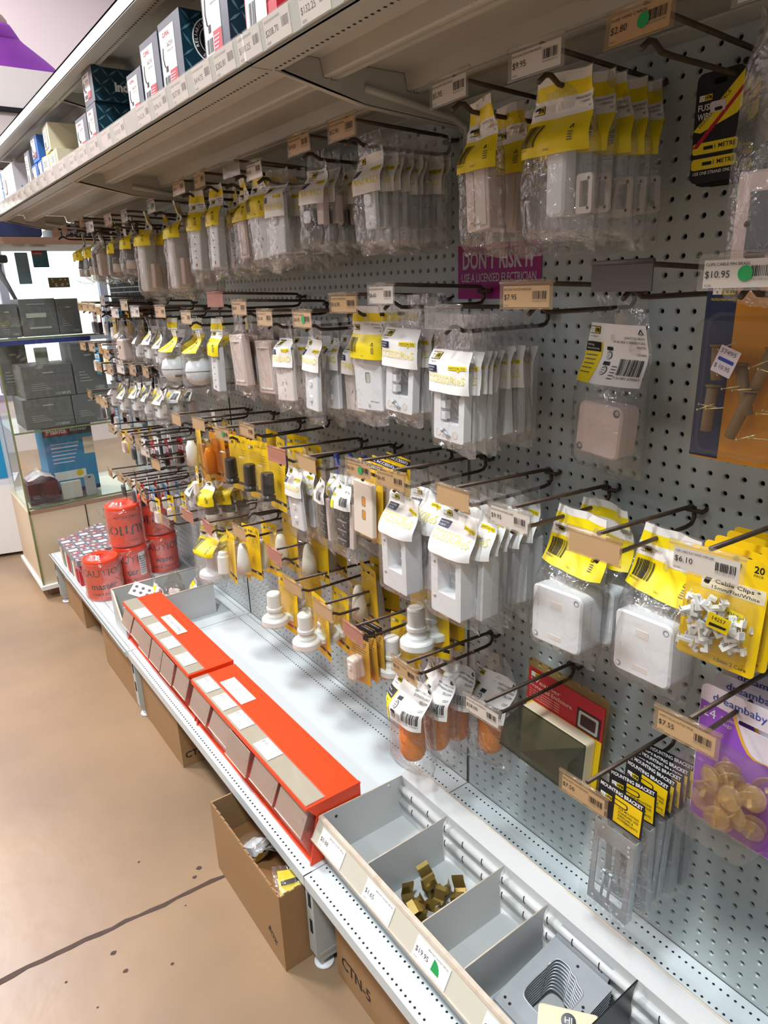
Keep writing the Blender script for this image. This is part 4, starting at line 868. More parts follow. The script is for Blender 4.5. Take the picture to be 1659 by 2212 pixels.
HK(.045, H3, 'third row, green-dotted $5.50 ticket', 't', '$5.50', 'PLATE 2 GANG', True); stack(.075, H3-.002, '$5.50 hook', 'plate2', 'blister_pack', 'blister pack of two-hole white plate', 'blister pack', [-.20, -.165, -.13], 6)
HK(.247, 1.056, 'third row, blank ticket above triple switch', 'b'); stack(.385, 1.056, 'tan blank hook', 'switch3', 'hanging_bag', 'bag of white triple switch plate', 'bag', [-.205, -.165], 8)
stack(.25, 1.056, 'tan blank hook', 'strip', 'hanging_bag', 'bag of black connector strip', 'bag', [-.205, -.165, -.125, -.085], 12); stack(.16, 1.062, 'prong beside two-hole plates', 'strip', 'hanging_bag', 'bag of black terminal strip', 'bag', [-.205, -.15, -.09], 14)
HK(.385, 1.05, 'third row, pinkish ticket', 'p'); stack(.47, 1.05, 'pinkish-ticket hook', 'lblack', 'blister_pack', 'blister pack of black lampholder', 'blister pack', [-.205, -.15, -.10], 14)
HK(.536, H3+.005, 'third row, seventh from the near end', 't', ''); stack(.575, 1.055, 'seventh third-row hook', 'lblack', 'blister_pack', 'yellow card with black lampholder', 'blister pack', [-.205, -.14, -.09], 14)
HK(.694, 1.056, 'third row, eighth with green dot', 't', '', dot=True); stack(.70, 1.05, 'eighth third-row hook', 'lblack', 'blister_pack', 'card with black lampholder showing', 'blister pack', [-.205, -.15, -.10], 14)
HK(.856, 1.060, 'third row, ninth from the near end', 'b'); stack(.84, 1.05, 'ninth third-row hook', 'lorange', 'blister_pack', 'amber card with orange lampholder', 'blister pack', [-.205, -.16, -.12], 12)
HK(1.036, 1.050, 'third row, tenth from the near end', 'b'); stack(.985, 1.045, 'tenth third-row hook', 'lbottle', 'blister_pack', 'yellow card with white bottle-shaped lampholder', 'blister pack', [-.205, -.16, -.11], 12)
# ---- fourth row
HK(-.655, 1.105, 'ticketed $6.10 beside clip packs', 'w', '$6.10', 'CLIPS CABLE FLAT WHITE 15MM 20PK'); stack(-.645, 1.095, '$6.10 hook', 'clips', 'blister_pack', 'yellow card of white cable clips', 'blister pack', [-.17, -.145, -.12, -.095, -.07], 3, tilt=-2)
HK(.096, .7085, 'bottom row, pink ticket over connector packs', 'p'); stack(.125, .705, 'pink-ticket hook', 'conn', 'blister_pack', 'small card with pinkish cord connector', 'blister pack', [-.215, -.195, -.175], 14); stack(.10, .705, 'pink-ticket hook', 'lbatten', 'blister_pack', 'yellow card with tilted batten holder', 'blister pack', [-.10], 14)
HK(.219, .716, 'bottom row, sixth from the near end', 'b'); stack(.335, .70, 'sixth bottom hook', 'lbatten', 'blister_pack', 'yellow card with white batten lampholder', 'blister pack', [-.19, -.13, -.07], 10)
HK(.36, .726, 'bottom row, seventh from the near end', 'b'); stack(.505, .70, 'seventh bottom hook', 'lbatten', 'blister_pack', 'yellow card with flared batten lampholder', 'blister pack', [-.19, -.12], 12)
stack(.22, .80, 'hidden prong above batten cards', 'ldark', 'blister_pack', 'shaded amber fitting card', 'blister pack', [-.12, -.07], 20); stack(-.02, .84, 'hidden prong below deep blocks', 'lbatten', 'blister_pack', 'shaded yellow batten card', 'blister pack', [-.13, -.08], 20)
HK(.443, .783, 'bottom row, pink ticket above batten cards', 'p'); stack(.50, .865, 'upper amber prong', 'ldark', 'blister_pack', 'dark amber card with pale cone', 'blister pack', [-.17, -.11], 14)
stack(.39, .865, 'upper amber prong', 'ldark', 'blister_pack', 'brown amber fitting card', 'blister pack', [-.15, -.09], 14)
HK(.60, .865, 'empty, above the dark amber cards', None)
HK(.649, .79, 'bottom row, blank before cone card', 'b'); stack(.67, .80, 'blank ticket before cone card', 'lcone', 'blister_pack', 'yellow card with white cone lampholder', 'blister pack', [-.205, -.15], 12)
HK(.882, .742, 'bottom row, blank before cylinder card', 'p'); stack(.82, .74, 'blank ticket before cylinder card', 'lcyl', 'blister_pack', 'amber yellow card with white cylinder', 'blister pack', [-.205, -.165, -.13], 10)
HK(1.041, .738, 'bottom row, blank before pendant bag', 'p'); stack(.96, .735, 'blank ticket before pendant bag', 'pend', 'hanging_bag', 'yellow topped bag of white pendant lampholder', 'bag', [-.21, -.15, -.10], 10)
HK(1.12, .845, 'middle left, over small yellow bags', None); stack(1.09, .89, 'over small yellow bags', 'smallw', 'hanging_bag', 'loose small bag of fittings', 'bag', [-.20, -.15], 14); stack(.93, .90, 'hook over small yellow bags', 'plugy', 'hanging_bag', 'small yellow topped bag of grey fitting', 'bag', [-.205, -.15, -.10], 14); stack(1.03, .91, 'hook over small yellow bags', 'sy', 'small_card', 'small yellow card', 'card', [-.205, -.17, -.13], 14)
HK(1.284, .66, 'bottom left, clear ticket over tape rolls', 'c'); HK(1.30, .86, 'lone pale ticket in left middle', 'b'); HK(1.40, .888, 'lone white ticket in left middle', 'w', '')
# ---- fifth row
HK(-.083, .701, 'bottom row, tan $8.35 ticket', 't', '$8.35', 'LOCK CORD'); stack(-.058, .695, '$8.35 hook', 'orange', 'hanging_bag', 'bag of orange cord lock', 'bag', [-.205, -.135, -.085], 10); stack(-.14, .69, 'wall end of $8.35 hook', 'orange', 'hanging_bag', 'deepest bag of orange cord lock', 'bag', [-.05], 10)
HK(-.299, .724, 'bottom row, white $28.00 ticket', 'w', '$28.00', 'ENCLOSURE WEATHERPROOF'); stack(-.315, .712, '$28.00 hook', 'encl', 'blister_pack', 'red card pack with smoked weatherproof enclosure', 'blister pack', [-.045], 1)
HK(-.512, .695, 'bottom row, tan ticket before brackets', 't', '$7.50', 'BRACKET MOUNTING'); stack(-.545, .700, 'hook before the enclosure', 'brk', 'hanging_bag', 'carded bag of steel mounting bracket', 'bag', [-.205, -.170, -.135, -.122, -.110, -.098, -.087, -.072], 4)
HK(-.655, .882, 'bottom row, tan $7.55 ticket', 't', '$7.55', 'SAFETY PLUG OUTLET PK24'); stack(-.68, .868, '$7.55 hook', 'dream', 'blister_pack', 'purple card pack of clear outlet plugs', 'blister pack', [-.125, -.085, -.05], 3)
# ---- far bay: many short hooks with small cards
k = 0
FR = [(1.715, 1.364), (1.805, 1.374), (1.89, 1.376), (1.976, 1.377), (1.712, 1.208), (1.78, 1.222), (1.899, 1.224), (2.042, 1.222), (1.857, 1.010), (1.922, 1.014), (2.06, 1.023), (1.462, .917), (1.575, .909), (1.691, .909), (1.80, .915), (1.499, .695), (1.549, .727), (1.665, .721), (1.777, .717), (1.926, .708)]
FN = ['upper', 'upper', 'upper', 'upper', 'second', 'second', 'second', 'second', 'third', 'third', 'third', 'fourth', 'fourth', 'fourth', 'fourth', 'lowest', 'lowest', 'lowest', 'lowest', 'lowest']
ci = {}
for (y, Z), fn in zip(FR, FN):
    i = ci.get(fn, 0); ci[fn] = i+1; w = ['nearest', 'second', 'third', 'fourth', 'fifth'][i]
    HK(y, Z, f'{w} of the far bay {fn} row', 't', '', far=True)
    key, ph = [('sy', 'yellow'), ('sk', 'black'), ('sw', 'white'), ('sr', 'red'), ('sb', 'blue')][(k*3+i) % 5]
    stack(y, Z, f'{w} far bay {fn} hook', key, 'small_card', f'small {ph} carded item', 'card', [-.20, -.15, -.10], 10); k += 1
FR3 = lambda x, y, z, rz=-pi/2: Matrix.Translation((x, y, z)) @ Matrix.Rotation(rz, 4, 'Z')
# ---------------------------------------------------------------- sign on the pegboard
mb = MB(); mb.M = FR3(-.0012, -.072, 1.432); mb.box(-.106, .106, -.0006, 0, -.050, .046, MAG)
mb.text("DON'T RISK IT", 0, .004, .030, -.0009, PAPP, 'c', w=.185, bold=.03); mb.text('USE A LICENSED ELECTRICIAN', 0, -.020, .015, -.0009, PAPP, 'c', w=.190, bold=.015)
tag(obj('warning_sign', mb), 'magenta sign with white lettering on the pegboard', 'sign')
# ---------------------------------------------------------------- orange tilt-bin units
def bin_unit(y0, y1, z0, lab, prices, sticker, n):
    t = thing('tilt_bin_unit', lab, 'storage bins', (0, 0, z0), group='orange tilt bin units')
    xf, xb, h = -.432, -.303, .145
    mb = MB(); mb.box(xf+.018, xb-.0005, y0+.0042, y1-.0042, h-.004, h+.0002, ORG); mb.box(xb-.004, xb-.0004, y0+.0042, y1-.0042, .0004, h-.0042, ORG); mb.box(xf+.0002, xb-.0044, y0+.0042, y1-.0042, .0002, .006, ORG)
    mb.box(xf-.0035, xf+.030, y0+.0042, y1-.0042, h-.010, h-.0005, ORG); mb.box(xf-.0045, xb+.0005, y0-.0006, y0+.006, h-.0035, h+.0015, ORG)
    for y in (y0, y1-.004): mb.prism([(xf-.004, 0), (xb, 0), (xb, h), (xf-.004, h), (xf+.02, h-.03)], 'y', y, y+.004, ORG)
    obj('orange_housing', mb, t)
    d = (y1-y0-.008)/n; w = d*.93
    for i in range(n):
        yc = y0+.004+d*(i+.5)
        mb = MB(); mb.box(xf+.02, xb-.004, yc-d/2-.002, yc-d/2+.001, .006, h-.006, ORG); obj('divider', mb, t)
        a = R(rnd.uniform(-3, 7)); mb = MB(); mb.M = Matrix.Translation((xf+.006, yc, .010)) @ Matrix.Rotation(-a, 4, 'Y'); th = .0016
        A, B, C = (.0, .122), (-.024, .062), (-.004, .004)
        mb.prism([A, B, (B[0]+.0018, B[1]), (A[0]+.0018, A[1])], 'y', -w/2, w/2, TRAY); mb.prism([B, C, (C[0]+.0016, C[1]), (B[0]+.0016, B[1]-.0006)], 'y', -w/2, w/2, CLEAR)
        mb.tube([(B[0], -w/2, B[1]), (B[0], w/2, B[1])], .0016, RIM, 5); mb.prism([(A[0]-.006, .098), (A[0]-.0085, .092), (A[0]-.012, .094), (A[0]-.0095, .1)], 'y', -w/2+.01, w/2-.01, TRAY)
        for s in (-w/2, w/2-th): mb.prism([A, B, C, (.046, .004), (.046, .07)], 'y', s, s+th, CLEAR)
        o = obj('clear_bin', mb, t)
        if i == 0 and n == 5 and y0 < .5:
            mb = MB(); mb.M = Matrix.Translation((xf-.0215+.0, yc, -.0)) @ Matrix.Rotation(-pi/2, 4, 'Z') @ Matrix.Rotation(-.38, 4, 'X'); mb.box(-.022, .016, -.0006, 0, .070, .105, PAP); mb.text('4PD3', -.003, .084, .009, -.0008, INK, 'c', w=.028, rot=-.2); obj('handwritten_label', mb, o)
    mb = MB(); mb.box(xf, xf+.045, y0+.008, y1-.004, h, h+.0022, RAILB); mb.box(xf-.001, xf+.0475, y0+.006, y1-.002, h+.0026, h+.0034, CLEAR); o = obj('ticket_rail', mb, t)
    for (yy, p) in prices:
        mb = MB(); mb.M = Matrix.Translation((xf+.023, yy, h+.0038)) @ Matrix.Rotation(-pi/2, 4, 'Z') @ Matrix.Rotation(-pi/2, 4, 'X')
        mb.box(-.038, .038, -.0002, 0, -.019, .020, PAP); mb.text(p, -.034, .004, .0065, -.0004, INKG); mb.text('CLIP CABLE GREY', 0, .013, .003, -.0004, INKG, w=.03); mb.text('10150', -.034, -.015, .0025, -.0004, INKG); obj('price_label', mb, o)
    yy, l, wd, txt = sticker
    mb = MB(); mb.M = Matrix.Translation((xf+.075, yy, h+.0012)) @ Matrix.Rotation(-pi/2, 4, 'Z') @ Matrix.Rotation(-pi/2, 4, 'X')
    mb.box(-l/2, l/2, -.0016 if txt else -.0004, 0, -wd/2, wd/2, CREAM if txt else PAP)
    if txt: mb.box(-l/2+.004, l/2-.004, -.0019, -.0016, -wd/2+.004, wd/2-.003, PAP); mb.text(txt, 0, -.004, .008, -.0021, INK, 'c', w=l*.85)
    obj('name_sticker', mb, t)
TRAY = film('tray_plastic', 'e6d8cc', .40, .14, .35, .1, 20, hazec='d6c4b6')
bin_unit(.012, .645, .258, 'near orange tilt bin unit with blank white sticker', [(.585, '$4.00'), (.48, '$2.50'), (.38, '$2.20'), (.235, '$2.00')], (.51, .135, .042, ''), 5)
bin_unit(.655, 1.272, .264, 'far orange tilt bin unit with handwritten white strip', [(1.13, '$3.20'), (.99, '$3.20'), (.87, '$2.60'), (.745, '$2.60')], (.985, .155, .032, 'JACK, COAX, CAT BUNGS'), 6)
# ---------------------------------------------------------------- grey compartment tray
def tray(lab, y0, y1, divs, prices, rail=True, M=I4):
    t = thing('compartment_tray', lab, 'tray', (0, 0, .257), group='grey steel compartment trays')
    mb = MB()
    xf, xb = -.400, -.197
    mb.box(xf, xb, y0, y1, .001, .004, BINM)
    mb.prism([(xf, .001), (xf-.003, .001), (xf-.006, .112), (xf-.003, .112)], 'y', y0, y1, BINM)
    mb.prism([(xb, .001), (xb+.003, .001), (xb+.006, .108), (xb+.030, .132), (xb+.028, .134), (xb+.003, .110)], 'y', y0, y1, BINM)
    mb.tube([(xb+.029, y0, .133), (xb+.029, y1, .133)], .0022, RIM, 6)
    mb.prism([(xf, 0), (xb, 0), (xb+.003, .110), (xf-.004, .118)], 'y', y1-.003, y1, BINM); mb.prism([(xf, 0), (xb, 0), (xb+.003, .110), (xf-.004, .118)], 'y', y0, y0+.003, BINM)
    mb.tube([(xf-.004, y1-.0015, .118), (xb+.003, y1-.0015, .110)], .0016, RIM, 5)
    for z in (.046, .082): mb.tube([(xb-.001, y0+.004, z), (xb-.001, y1-.004, z)], .0085, BINM, 12)
    y = y1-.05
    while y > y0+.02:
        for z in (.046, .082): mb.tube([(xb-.0095*cos(a), y+.002*a, z+.0095*sin(a)) for a in (-.7, -.2, .4, .9)], .0011, DARK, 4)
        y -= .055
    obj('shell', mb, t)
    if rail:
        mb = MB(); mb.prism([(xf-.004, .070), (xf-.029, .070), (xf-.030, .072), (xf-.008, .113), (xf-.004, .113)], 'y', y0, y1, RAILB)
        mb.prism([(xf-.011, .112), (xf-.009, .118), (xf-.001, .118), (xf-.001, .112)], 'y', y0, y1, RIM); mb.prism([(xf-.032, .069), (xf-.032, .073), (xf-.029, .073), (xf-.029, .069)], 'y', y0, y1, RIM); o = obj('ticket_rail', mb, t)
        a = -math.atan2(.022, .041)
        for (yy, p, dot) in prices:
            m2 = MB(); m2.M = Matrix.Translation((xf-.0303, yy, .0735)) @ Matrix.Rotation(-pi/2, 4, 'Z') @ Matrix.Rotation(a, 4, 'X')
            m2.box(-.042, .042, -.0004, 0, .001, .038, PAP); m2.text(p, -.038, .014, .0085, -.0006, INK); m2.text('BRACKET SOCKET METAL', -.012, .031, .003, -.0006, INK, w=.05); m2.text('16720', -.038, .004, .0028, -.0006, INKG)
            if dot: m2.prism([(.004+.019*cos(q), .010+.019*sin(q)) for q in [0, .3, .6, .9, 1.2, 1.5]]+[(.004, .010)], 'y', -.001, -.0006, GREEN)
            obj('price_label', m2, o)
    for (yy, m, rs) in divs:
        mb = MB(); mb.prism([(xf+.001, .002), (xb-.010, .002), (xb-.012, .03), (xb-.016, .045), (xb-.012, .06), (xb-.016, .08), (xb-.012, .1), (xb-.002, .112+rs), (xf+.004, .112), (xf+.001, .108)], 'y', yy-.0012, yy+.0012, m)
        if m is BINM: mb.tube([(xf+.004, yy, .112), (xb-.002, yy, .112+rs)], .0014, RIM, 5)
        obj('divider', mb, t)
    mb = MB(); mb.tube([(xf+.03, y1-.0032, .098), (xf+.03, y1-.0042, .098)], .0032, MAROON, 10); mb.tube([(xb-.035, y1-.0032, .104), (xb-.035, y1-.0042, .104)], .003, PAP, 10); obj('rivet', mb, t)
    return t
tray('long grey steel compartment tray holding brass clips and zinc plates', -1.12, .010, [(-.150, BINM, 0), (-.313, BINM, 0), (-.420, BINM, 0), (-.600, BLK, .004), (-.80, BINM, 0)], [(-.055, '$0.88', 0), (-.215, '$1.65', 0), (-.365, '$19.95', 1), (-.53, '$3.60', 0), (-.70, '$2.10', 0)])
M2 = Matrix.Translation((-.80, 1.405, 0)) @ Matrix.Rotation(pi/2, 4, 'Z') @ Matrix.Translation((.10, -.66, 0))
# the short tray stands crosswise behind the orange units
def short_tray():
    t = thing('compartment_tray', 'short cream-rimmed grey tray behind the orange bin units', 'tray', (0, 0, .257), group='grey steel compartment trays')
    mb = MB(); P = [(-.435, 0), (-.09, 0)]
    mb.box(-.43, -.10, 1.292, 1.42, .001, .004, BINM)
    mb.box(-.43, -.10, 1.288, 1.292, 0, .118, BINM); mb.box(-.43, -.10, 1.42, 1.424, 0, .145, BINM); mb.box(-.104, -.10, 1.29, 1.42, 0, .118, BINM)
    mb.prism([(1.288, 0), (1.424, 0), (1.424, .145), (1.40, .145), (1.33, .05), (1.288, .06)], 'x', -.434, -.430, BINM)
    mb.tube([(-.43, 1.422, .145), (-.10, 1.422, .145)], .003, RIM, 6); mb.tube([(-.43, 1.29, .119), (-.10, 1.29, .119)], .003, RIM, 6); mb.tube([(-.432, 1.40, .145), (-.432, 1.33, .052), (-.432, 1.288, .061)], .0035, CREAM, 6)
    obj('shell', mb, t)
short_tray()
# things inside the tray
q = random.Random(12)
def brass_clip(seed):
    mb = MB(); w = .011
    pr = [(-.022, .012), (-.018, .0), (-.010, -.004), (-.006, .004), (.006, .004), (.010, -.004), (.018, 0), (.022, .014), (.026, .020)]
    for a, b in zip(pr, pr[1:]):
        mb.add([(a[0], -w, a[1]), (b[0], -w, b[1]), (b[0], w, b[1]), (a[0], w, a[1])], [(0, 1, 2, 3)], BRASS); mb.add([(a[0], -w, a[1]-.0012), (b[0], -w, b[1]-.0012), (b[0], w, b[1]-.0012), (a[0], w, a[1]-.0012)], [(3, 2, 1, 0)], BRASS)
    return mb.mesh('brass_clip')
BC = brass_clip(0); pos = [(-.365, -.245, .274, .3), (-.335, -.200, .272, 1.3), (-.375, -.285, .273, 2.2), (-.31, -.235, .285, .2), (-.33, -.28, .272, .9), (-.275, -.210, .273, 2.6), (-.255, -.245, .275, .6), (-.35, -.225, .293, 2.9), (-.28, -.19, .285, 1.1)]
for i, (x, y, z, a) in enumerate(pos):
    o = bpy.data.objects.new('brass_clip', BC); COL.objects.link(o); o.location = (x, y, z); o.rotation_euler = (q.uniform(-.5, .5), q.uniform(-.4, .4), a); o.scale = (1.15,)*3
    tag(o, 'loose bent brass clip in the second tray compartment', 'clip', 'loose brass clips')
mb = MB(); mb.M = Matrix.Translation((-.372, -.128, .268)) @ Euler((.5, .2, .4)).to_matrix().to_4x4(); mb.box(-.016, .016, -.012, .012, -.006, .006, GRYP); mb.box(-.011, .011, -.009, .009, .006, .0064, PAP); mb.box(-.008, .008, -.002, .002, .0064, .0068, BLUED)
tag(obj('small_adaptor', mb), 'small dark piece with white label in nearest-to-orange compartment', 'adaptor')
mb = MB(); mb.M = Matrix.Translation((-.315, -.395, .272)) @ Matrix.Rotation(.25, 4, 'Z'); mb.rbox(0, 0, .085, .022, -.016, .016, .003, WHTP, .002); mb.text('CE LED DRIVER', -.03, -.004, .006, -.0165, INKG)
mb.M = mb.M @ Matrix.Rotation(-pi/2, 4, 'X'); mb.text('CE  12V', -.01, -.003, .007, -.0115, INKG, w=.04); tri(mb, -.028, -.005, .008, -.012)
for k in range(4): mb.tube([(-.045, 0, .004*k-.006), (-.06, .002*k, .004*k-.006), (-.066, .01, .004*k-.008)], .0022, WHTP, 6)
tag(obj('lamp_driver', mb), 'pale wired lamp driver block in the third tray compartment', 'driver')
def zinc_plate(topm):
    mb = MB(); A = rrect(0, 0, .118, .150, .003, 2)
    B = [(-.034, .02), (-.034, .045), (-.026, .052), (-.006, .052), (.0, .046), (.010, .046), (.016, .040), (.034, .036), (.036, .020), (.034, -.030), (.026, -.040), (-.024, -.040), (-.034, -.030), (-.035, -.01), (-.035, .0)]
    # ring needs equal counts
    for _ in range(2): B = [q2 for i in range(len(B)) for q2 in ((B[i][0]*.75+B[(i+1) % len(B)][0]*.25, B[i][1]*.75+B[(i+1) % len(B)][1]*.25), (B[i][0]*.25+B[(i+1) % len(B)][0]*.75, B[i][1]*.25+B[(i+1) % len(B)][1]*.75))]
    k = len(B)
    cx, cz = .0, .005
    C = []
    for p in B:
        a = math.atan2(p[1]-cz, p[0]-cx); m = min(.059/max(abs(cos(a)), 1e-4), .075/max(abs(sin(a)), 1e-4)); C.append((cos(a)*m, sin(a)*m))
    for (sx, sz) in ((1, 1), (-1, 1), (-1, -1), (1, -1)):
        i = min(range(k), key=lambda n: (C[n][0]-sx*.059)**2+(C[n][1]-sz*.075)**2); C[i] = (sx*.059, sz*.075)
    mb.ring(C, B, 0, .0012, topm)
    mb.tube([(p[0], .0006, p[1]) for p in B]+[(B[0][0], .0006, B[0][1])], .0016, ZINC, 5)
    for (x, z) in ((-.046, -.06), (-.034, -.062), (.04, .0), (.05, .012), (.046, .018), (.0, .062), (.03, -.055)): mb.disc(x, z, .0026, -.0005, DARK, 8)
    return mb
ZP = zinc_plate(ZINC).mesh('zinc_plate')
def plate_M(k): return Matrix.Translation((-.270-.0045*k, -.512-.0005*k, .262+.0052*k)) @ Euler((R(-90+14), 0, 0)).to_matrix().to_4x4()
for k in range(10):
    o = bpy.data.objects.new('zinc_mounting_plate', ZP); COL.objects.link(o)
    o.matrix_world = Matrix.Translation((-.305+.0015*k, -.512, .272+.0062*k)) @ Matrix.Rotation(R(-90), 4, 'Z') @ Matrix.Rotation(R(-90+9), 4, 'X')
    tag(o, 'zinc plate with large cut-out, topmost of the stack' if k == 9 else 'zinc plate with large cut-out inside the stack', 'metal plate', None if k == 9 else 'stacked zinc plates')
mb = MB(); mb.M = Matrix.Translation((-.205, -.50, .335)) @ Matrix.Rotation(-pi/2, 4, 'Z') @ Matrix.Rotation(R(-30), 4, 'X')
pts = [(-.055, -.02)]+[(-.055+.11*i/9, -.02+(.006 if i % 2 else 0)) for i in range(1, 9)]+[(.055, -.02), (.055, .016), (-.05, .016)]
mb.prism(pts, 'y', 0, .0014, ZINC); [mb.disc(x, z, .002, -.0005, DARK, 8) for x, z in ((-.04, .006), (-.036, .002), (.036, .004), (.04, .0), (-.02, .008))]
tag(obj('serrated_zinc_strip', mb), 'notched zinc strip resting on the stacked plates', 'metal strip')
mb = MB(); mb.M = Matrix.Translation((-.30, -.505, .2665)) @ Matrix.Rotation(.5, 4, 'Z'); mb.box(-.017, .017, -.012, .012, 0, .0008, PAP); mb.box(-.012, .012, -.003, .004, .0008, .001, BLUED)
tag(obj('price_sticker', mb), 'white sticker seen through the zinc plate cut-out', 'sticker')
mb = MB(); mb.M = Matrix.Translation((-.318, -.565, .345)) @ Matrix.Rotation(-.9, 4, 'Z') @ Matrix.Rotation(-pi/2+.2, 4, 'X'); mb.rbox(0, 0, .09, .036, -.002, .012, .006, CREAM, .002); mb.tube([(0, -.0025, 0), (0, -.003, 0)], .011, GRYP, 16); mb.text('HI', 0, -.004, .009, -.0034, PAP, 'c')
tag(obj('cream_socket_part', mb), 'cream plastic fitting with round grey mark beside the zinc plates', 'fitting')
# loose bags in the short tray
for i, (x, y, rz, k, l) in enumerate(((-.30, 1.33, .4, 'smallw', 'white printed bag sticking out of the short tray'), (-.22, 1.35, 1.2, 'bulb', 'crumpled clear bag in the middle of the short tray'), (-.15, 1.33, .2, 'smallw', 'brownish bag at the wall end of the short tray'))):
    PR[k][i % 2].place('loose_bag', l, 'bag', (x, y, .435-.02*i), rot=(.35, .2*i, -pi/2+rz))
mb = MB(); mb.M = Matrix.Translation((-.335, 1.365, .385)) @ Euler((.5, .35, -.7)).to_matrix().to_4x4(); mb.box(-.045, .045, -.028, .028, 0, .002, PAP)
for k in range(6): mb.lathe([(0, .0024), (.006, .0024)], INKG, 10, (-.03+.024*(k % 3), -.010+.020*(k//3)))
mb.box(.036, .052, -.020, .012, .0022, .0024, INK); tag(obj('printed_card', mb), 'white card with round grey symbols leaning in the short tray', 'card')
mb = MB()
for k in range(3): mb.tube([(-.12+.02*k+.018*cos(a), .33-.03*k+.035*cos(a), 1.005+.030*sin(a)) for a in [i*pi/8 for i in range(17)]], .006, BLUED, 6)
tag(obj('blue_strap', mb), 'coiled dark blue strap hanging among black lampholder cards', 'strap')
# ---------------------------------------------------------------- cartons under the shelf
def carton(name, lab, x0, x1, y0, y1, h, M=I4, opened=False, texts=(), inside=KRAFTD, cat='cardboard box'):
    mb = MB(); t = .004
    if opened:
        mb.box(x0+t, x1-t, y0+t, y1-t, 0, .004, inside)
        for (a, b, c, d) in ((x0, x0+t, y0, y1), (x1-t, x1, y0, y1), (x0+t, x1-t, y0, y0+t), (x0+t, x1-t, y1-t, y1)): mb.box(a, b, c, d, 0, h, KRAFT)
        n = 30; top = []
        for (a, b, c, d) in ((x0, y0, x1, y0), (x0, y0, x0, y1)):
            for i in range(n):
                u, v = i/n, (i+1)/n; hh = h+.004*abs(sin(i*1.7)); mb.box(min(a+(c-a)*u, a+(c-a)*v)+.0006, max(a+(c-a)*v, a+(c-a)*u+.003), min(b+(d-b)*u, b+(d-b)*v)+.0006, max(b+(d-b)*v, b+(d-b)*u+.003), h+.0001, hh+.0003, KRAFT)
    else:
        mb.box(x0, x1, y0, y1, 0, h, KRAFT); mb.box(x0-.0003, x0, (y0+y1)/2-.03, (y0+y1)/2+.03, h-.03, h, BROWN)
    for (face, s, u, z, hh, w, rot) in texts:
        m0 = mb.M
        if face == 'f': mb.M = Matrix.Translation((x0-.0008, u, z)) @ Matrix.Rotation(-pi/2, 4, 'Z')
        else: mb.M = Matrix.Translation((u, y0-.0008, z))
        mb.text(s, 0, 0, hh, 0, INK, w=w, rot=rot, bold=.01); mb.M = m0
    o = obj(name, mb); tag(o, lab, cat, 'cardboard boxes under the base shelf'); return o
carton('cardboard_box', 'closed cardboard box at the far end under the shelf', -.430, -.08, 2.03, 2.36, .20)
o = carton('cardboard_box', 'open cardboard box with dark packing under the price rail', -.440, -.08, 1.262, 1.66, .185, opened=True, inside=BLK)
mb = MB(); mb.box(-.43, -.09, 1.27, 1.65, .12, .165, BLK); [mb.tube([(-.42, 1.3+.03*k, .168), (-.40, 1.31+.03*k, .175), (-.38, 1.32+.03*k, .168)], .004, ZINC, 6) for k in range(8)]; tag(obj('dark_packed_goods', mb), 'dark goods filling the open box below the price rail', 'packed goods')
carton('cardboard_box', 'closed cardboard box marked CTN between two white shelf legs', -.436, -.06, .828, 1.185, .225, texts=[('s', 'CTN-4', -.425, .03, .022, .09, 0), ('f', 'The connection you need', 1.17, .18, .022, .25, 0)])
carton('cardboard_box', 'open cardboard box sticking out below the orange bins', -.508, -.14, .028, .39, .205, opened=True, texts=[('s', 'The', -.435, .125, .030, .05, 0), ('f', 'BOX', .10, .06, .02, .04, -.5)])
mb = MB(); mb.box(-.44, -.30, .0268, .0278, .165, .200, NAVY); mb.box(-.447, -.30, .0272, .0279, .158, .201, INK); tag(obj('printed_logo_panel', mb), 'navy printed panel on the side of the open box', 'print')
c5 = carton('cardboard_box', 'closed cardboard box marked CTN-5 nearest the front', -.420, -.05, -.52, -.045, .222, texts=[('f', 'CTN-5', -.065, .045, .030, .105, 0), ('f', 'The connection you need', -.10, .150, .026, .33, 0)])
# things inside the open box
mb = MB(); mb.rbox(0, 0, .075, .05, -.05, .05, .005, mat('pale_green_plastic', 'c5d6cc', .4), .002); PG = MATS['pale_green_plastic']
mb.v = [(v[0], v[2], -v[1]) for v in mb.v]
for i in range(2):
    for k in range(2): mb.tube([(-.018+.03*i, -.010+.02*k, .05), (-.018+.03*i, -.010+.02*k, .058), (-.018+.03*i, -.010+.02*k, .068)], [.010, .010, .004], PG, 12)
o = obj('terminal_block', mb); o.location = (-.40, .12, .115); o.rotation_euler = (.3, .2, .5); tag(o, 'pale green terminal block inside the open cardboard box', 'terminal block')
o = PR['smallw'][0].place('loose_bag', 'clear bag lying in the open cardboard box', 'bag', (-.42, .20, .15), rot=(1.2, 0, .3))
mb = MB(); mb.grid(-.045, .045, -.03, .03, 6, 5, 0, YEL); mb.v = [(v[0], v[2], .003*sin(v[0]*90)+.003*cos(v[2]*80)) for v in mb.v]; mb.box(-.04, .03, -.01, .0, .004, .0045, BLK)
m2 = MB(); m2.grid(-.055, .055, -.035, .035, 8, 6, 0, FILM); m2.v = [(v[0], v[2], .009+.004*sin(v[0]*120+v[2]*50)) for v in m2.v]
t = thing('loose_packet', 'yellow printed packet lying on top in the open box', 'packet', (-.44, .065, .188), rot=(.15, -.1, -.4)); obj('printed_card', mb, t); obj('bag', m2, t)
mb = MB(); mb.box(-.500, -.16, .034, .384, .05, .10, KRAFTD); tag(obj('cardboard_flap', mb), 'folded cardboard packing in the bottom of the open box', 'packing')
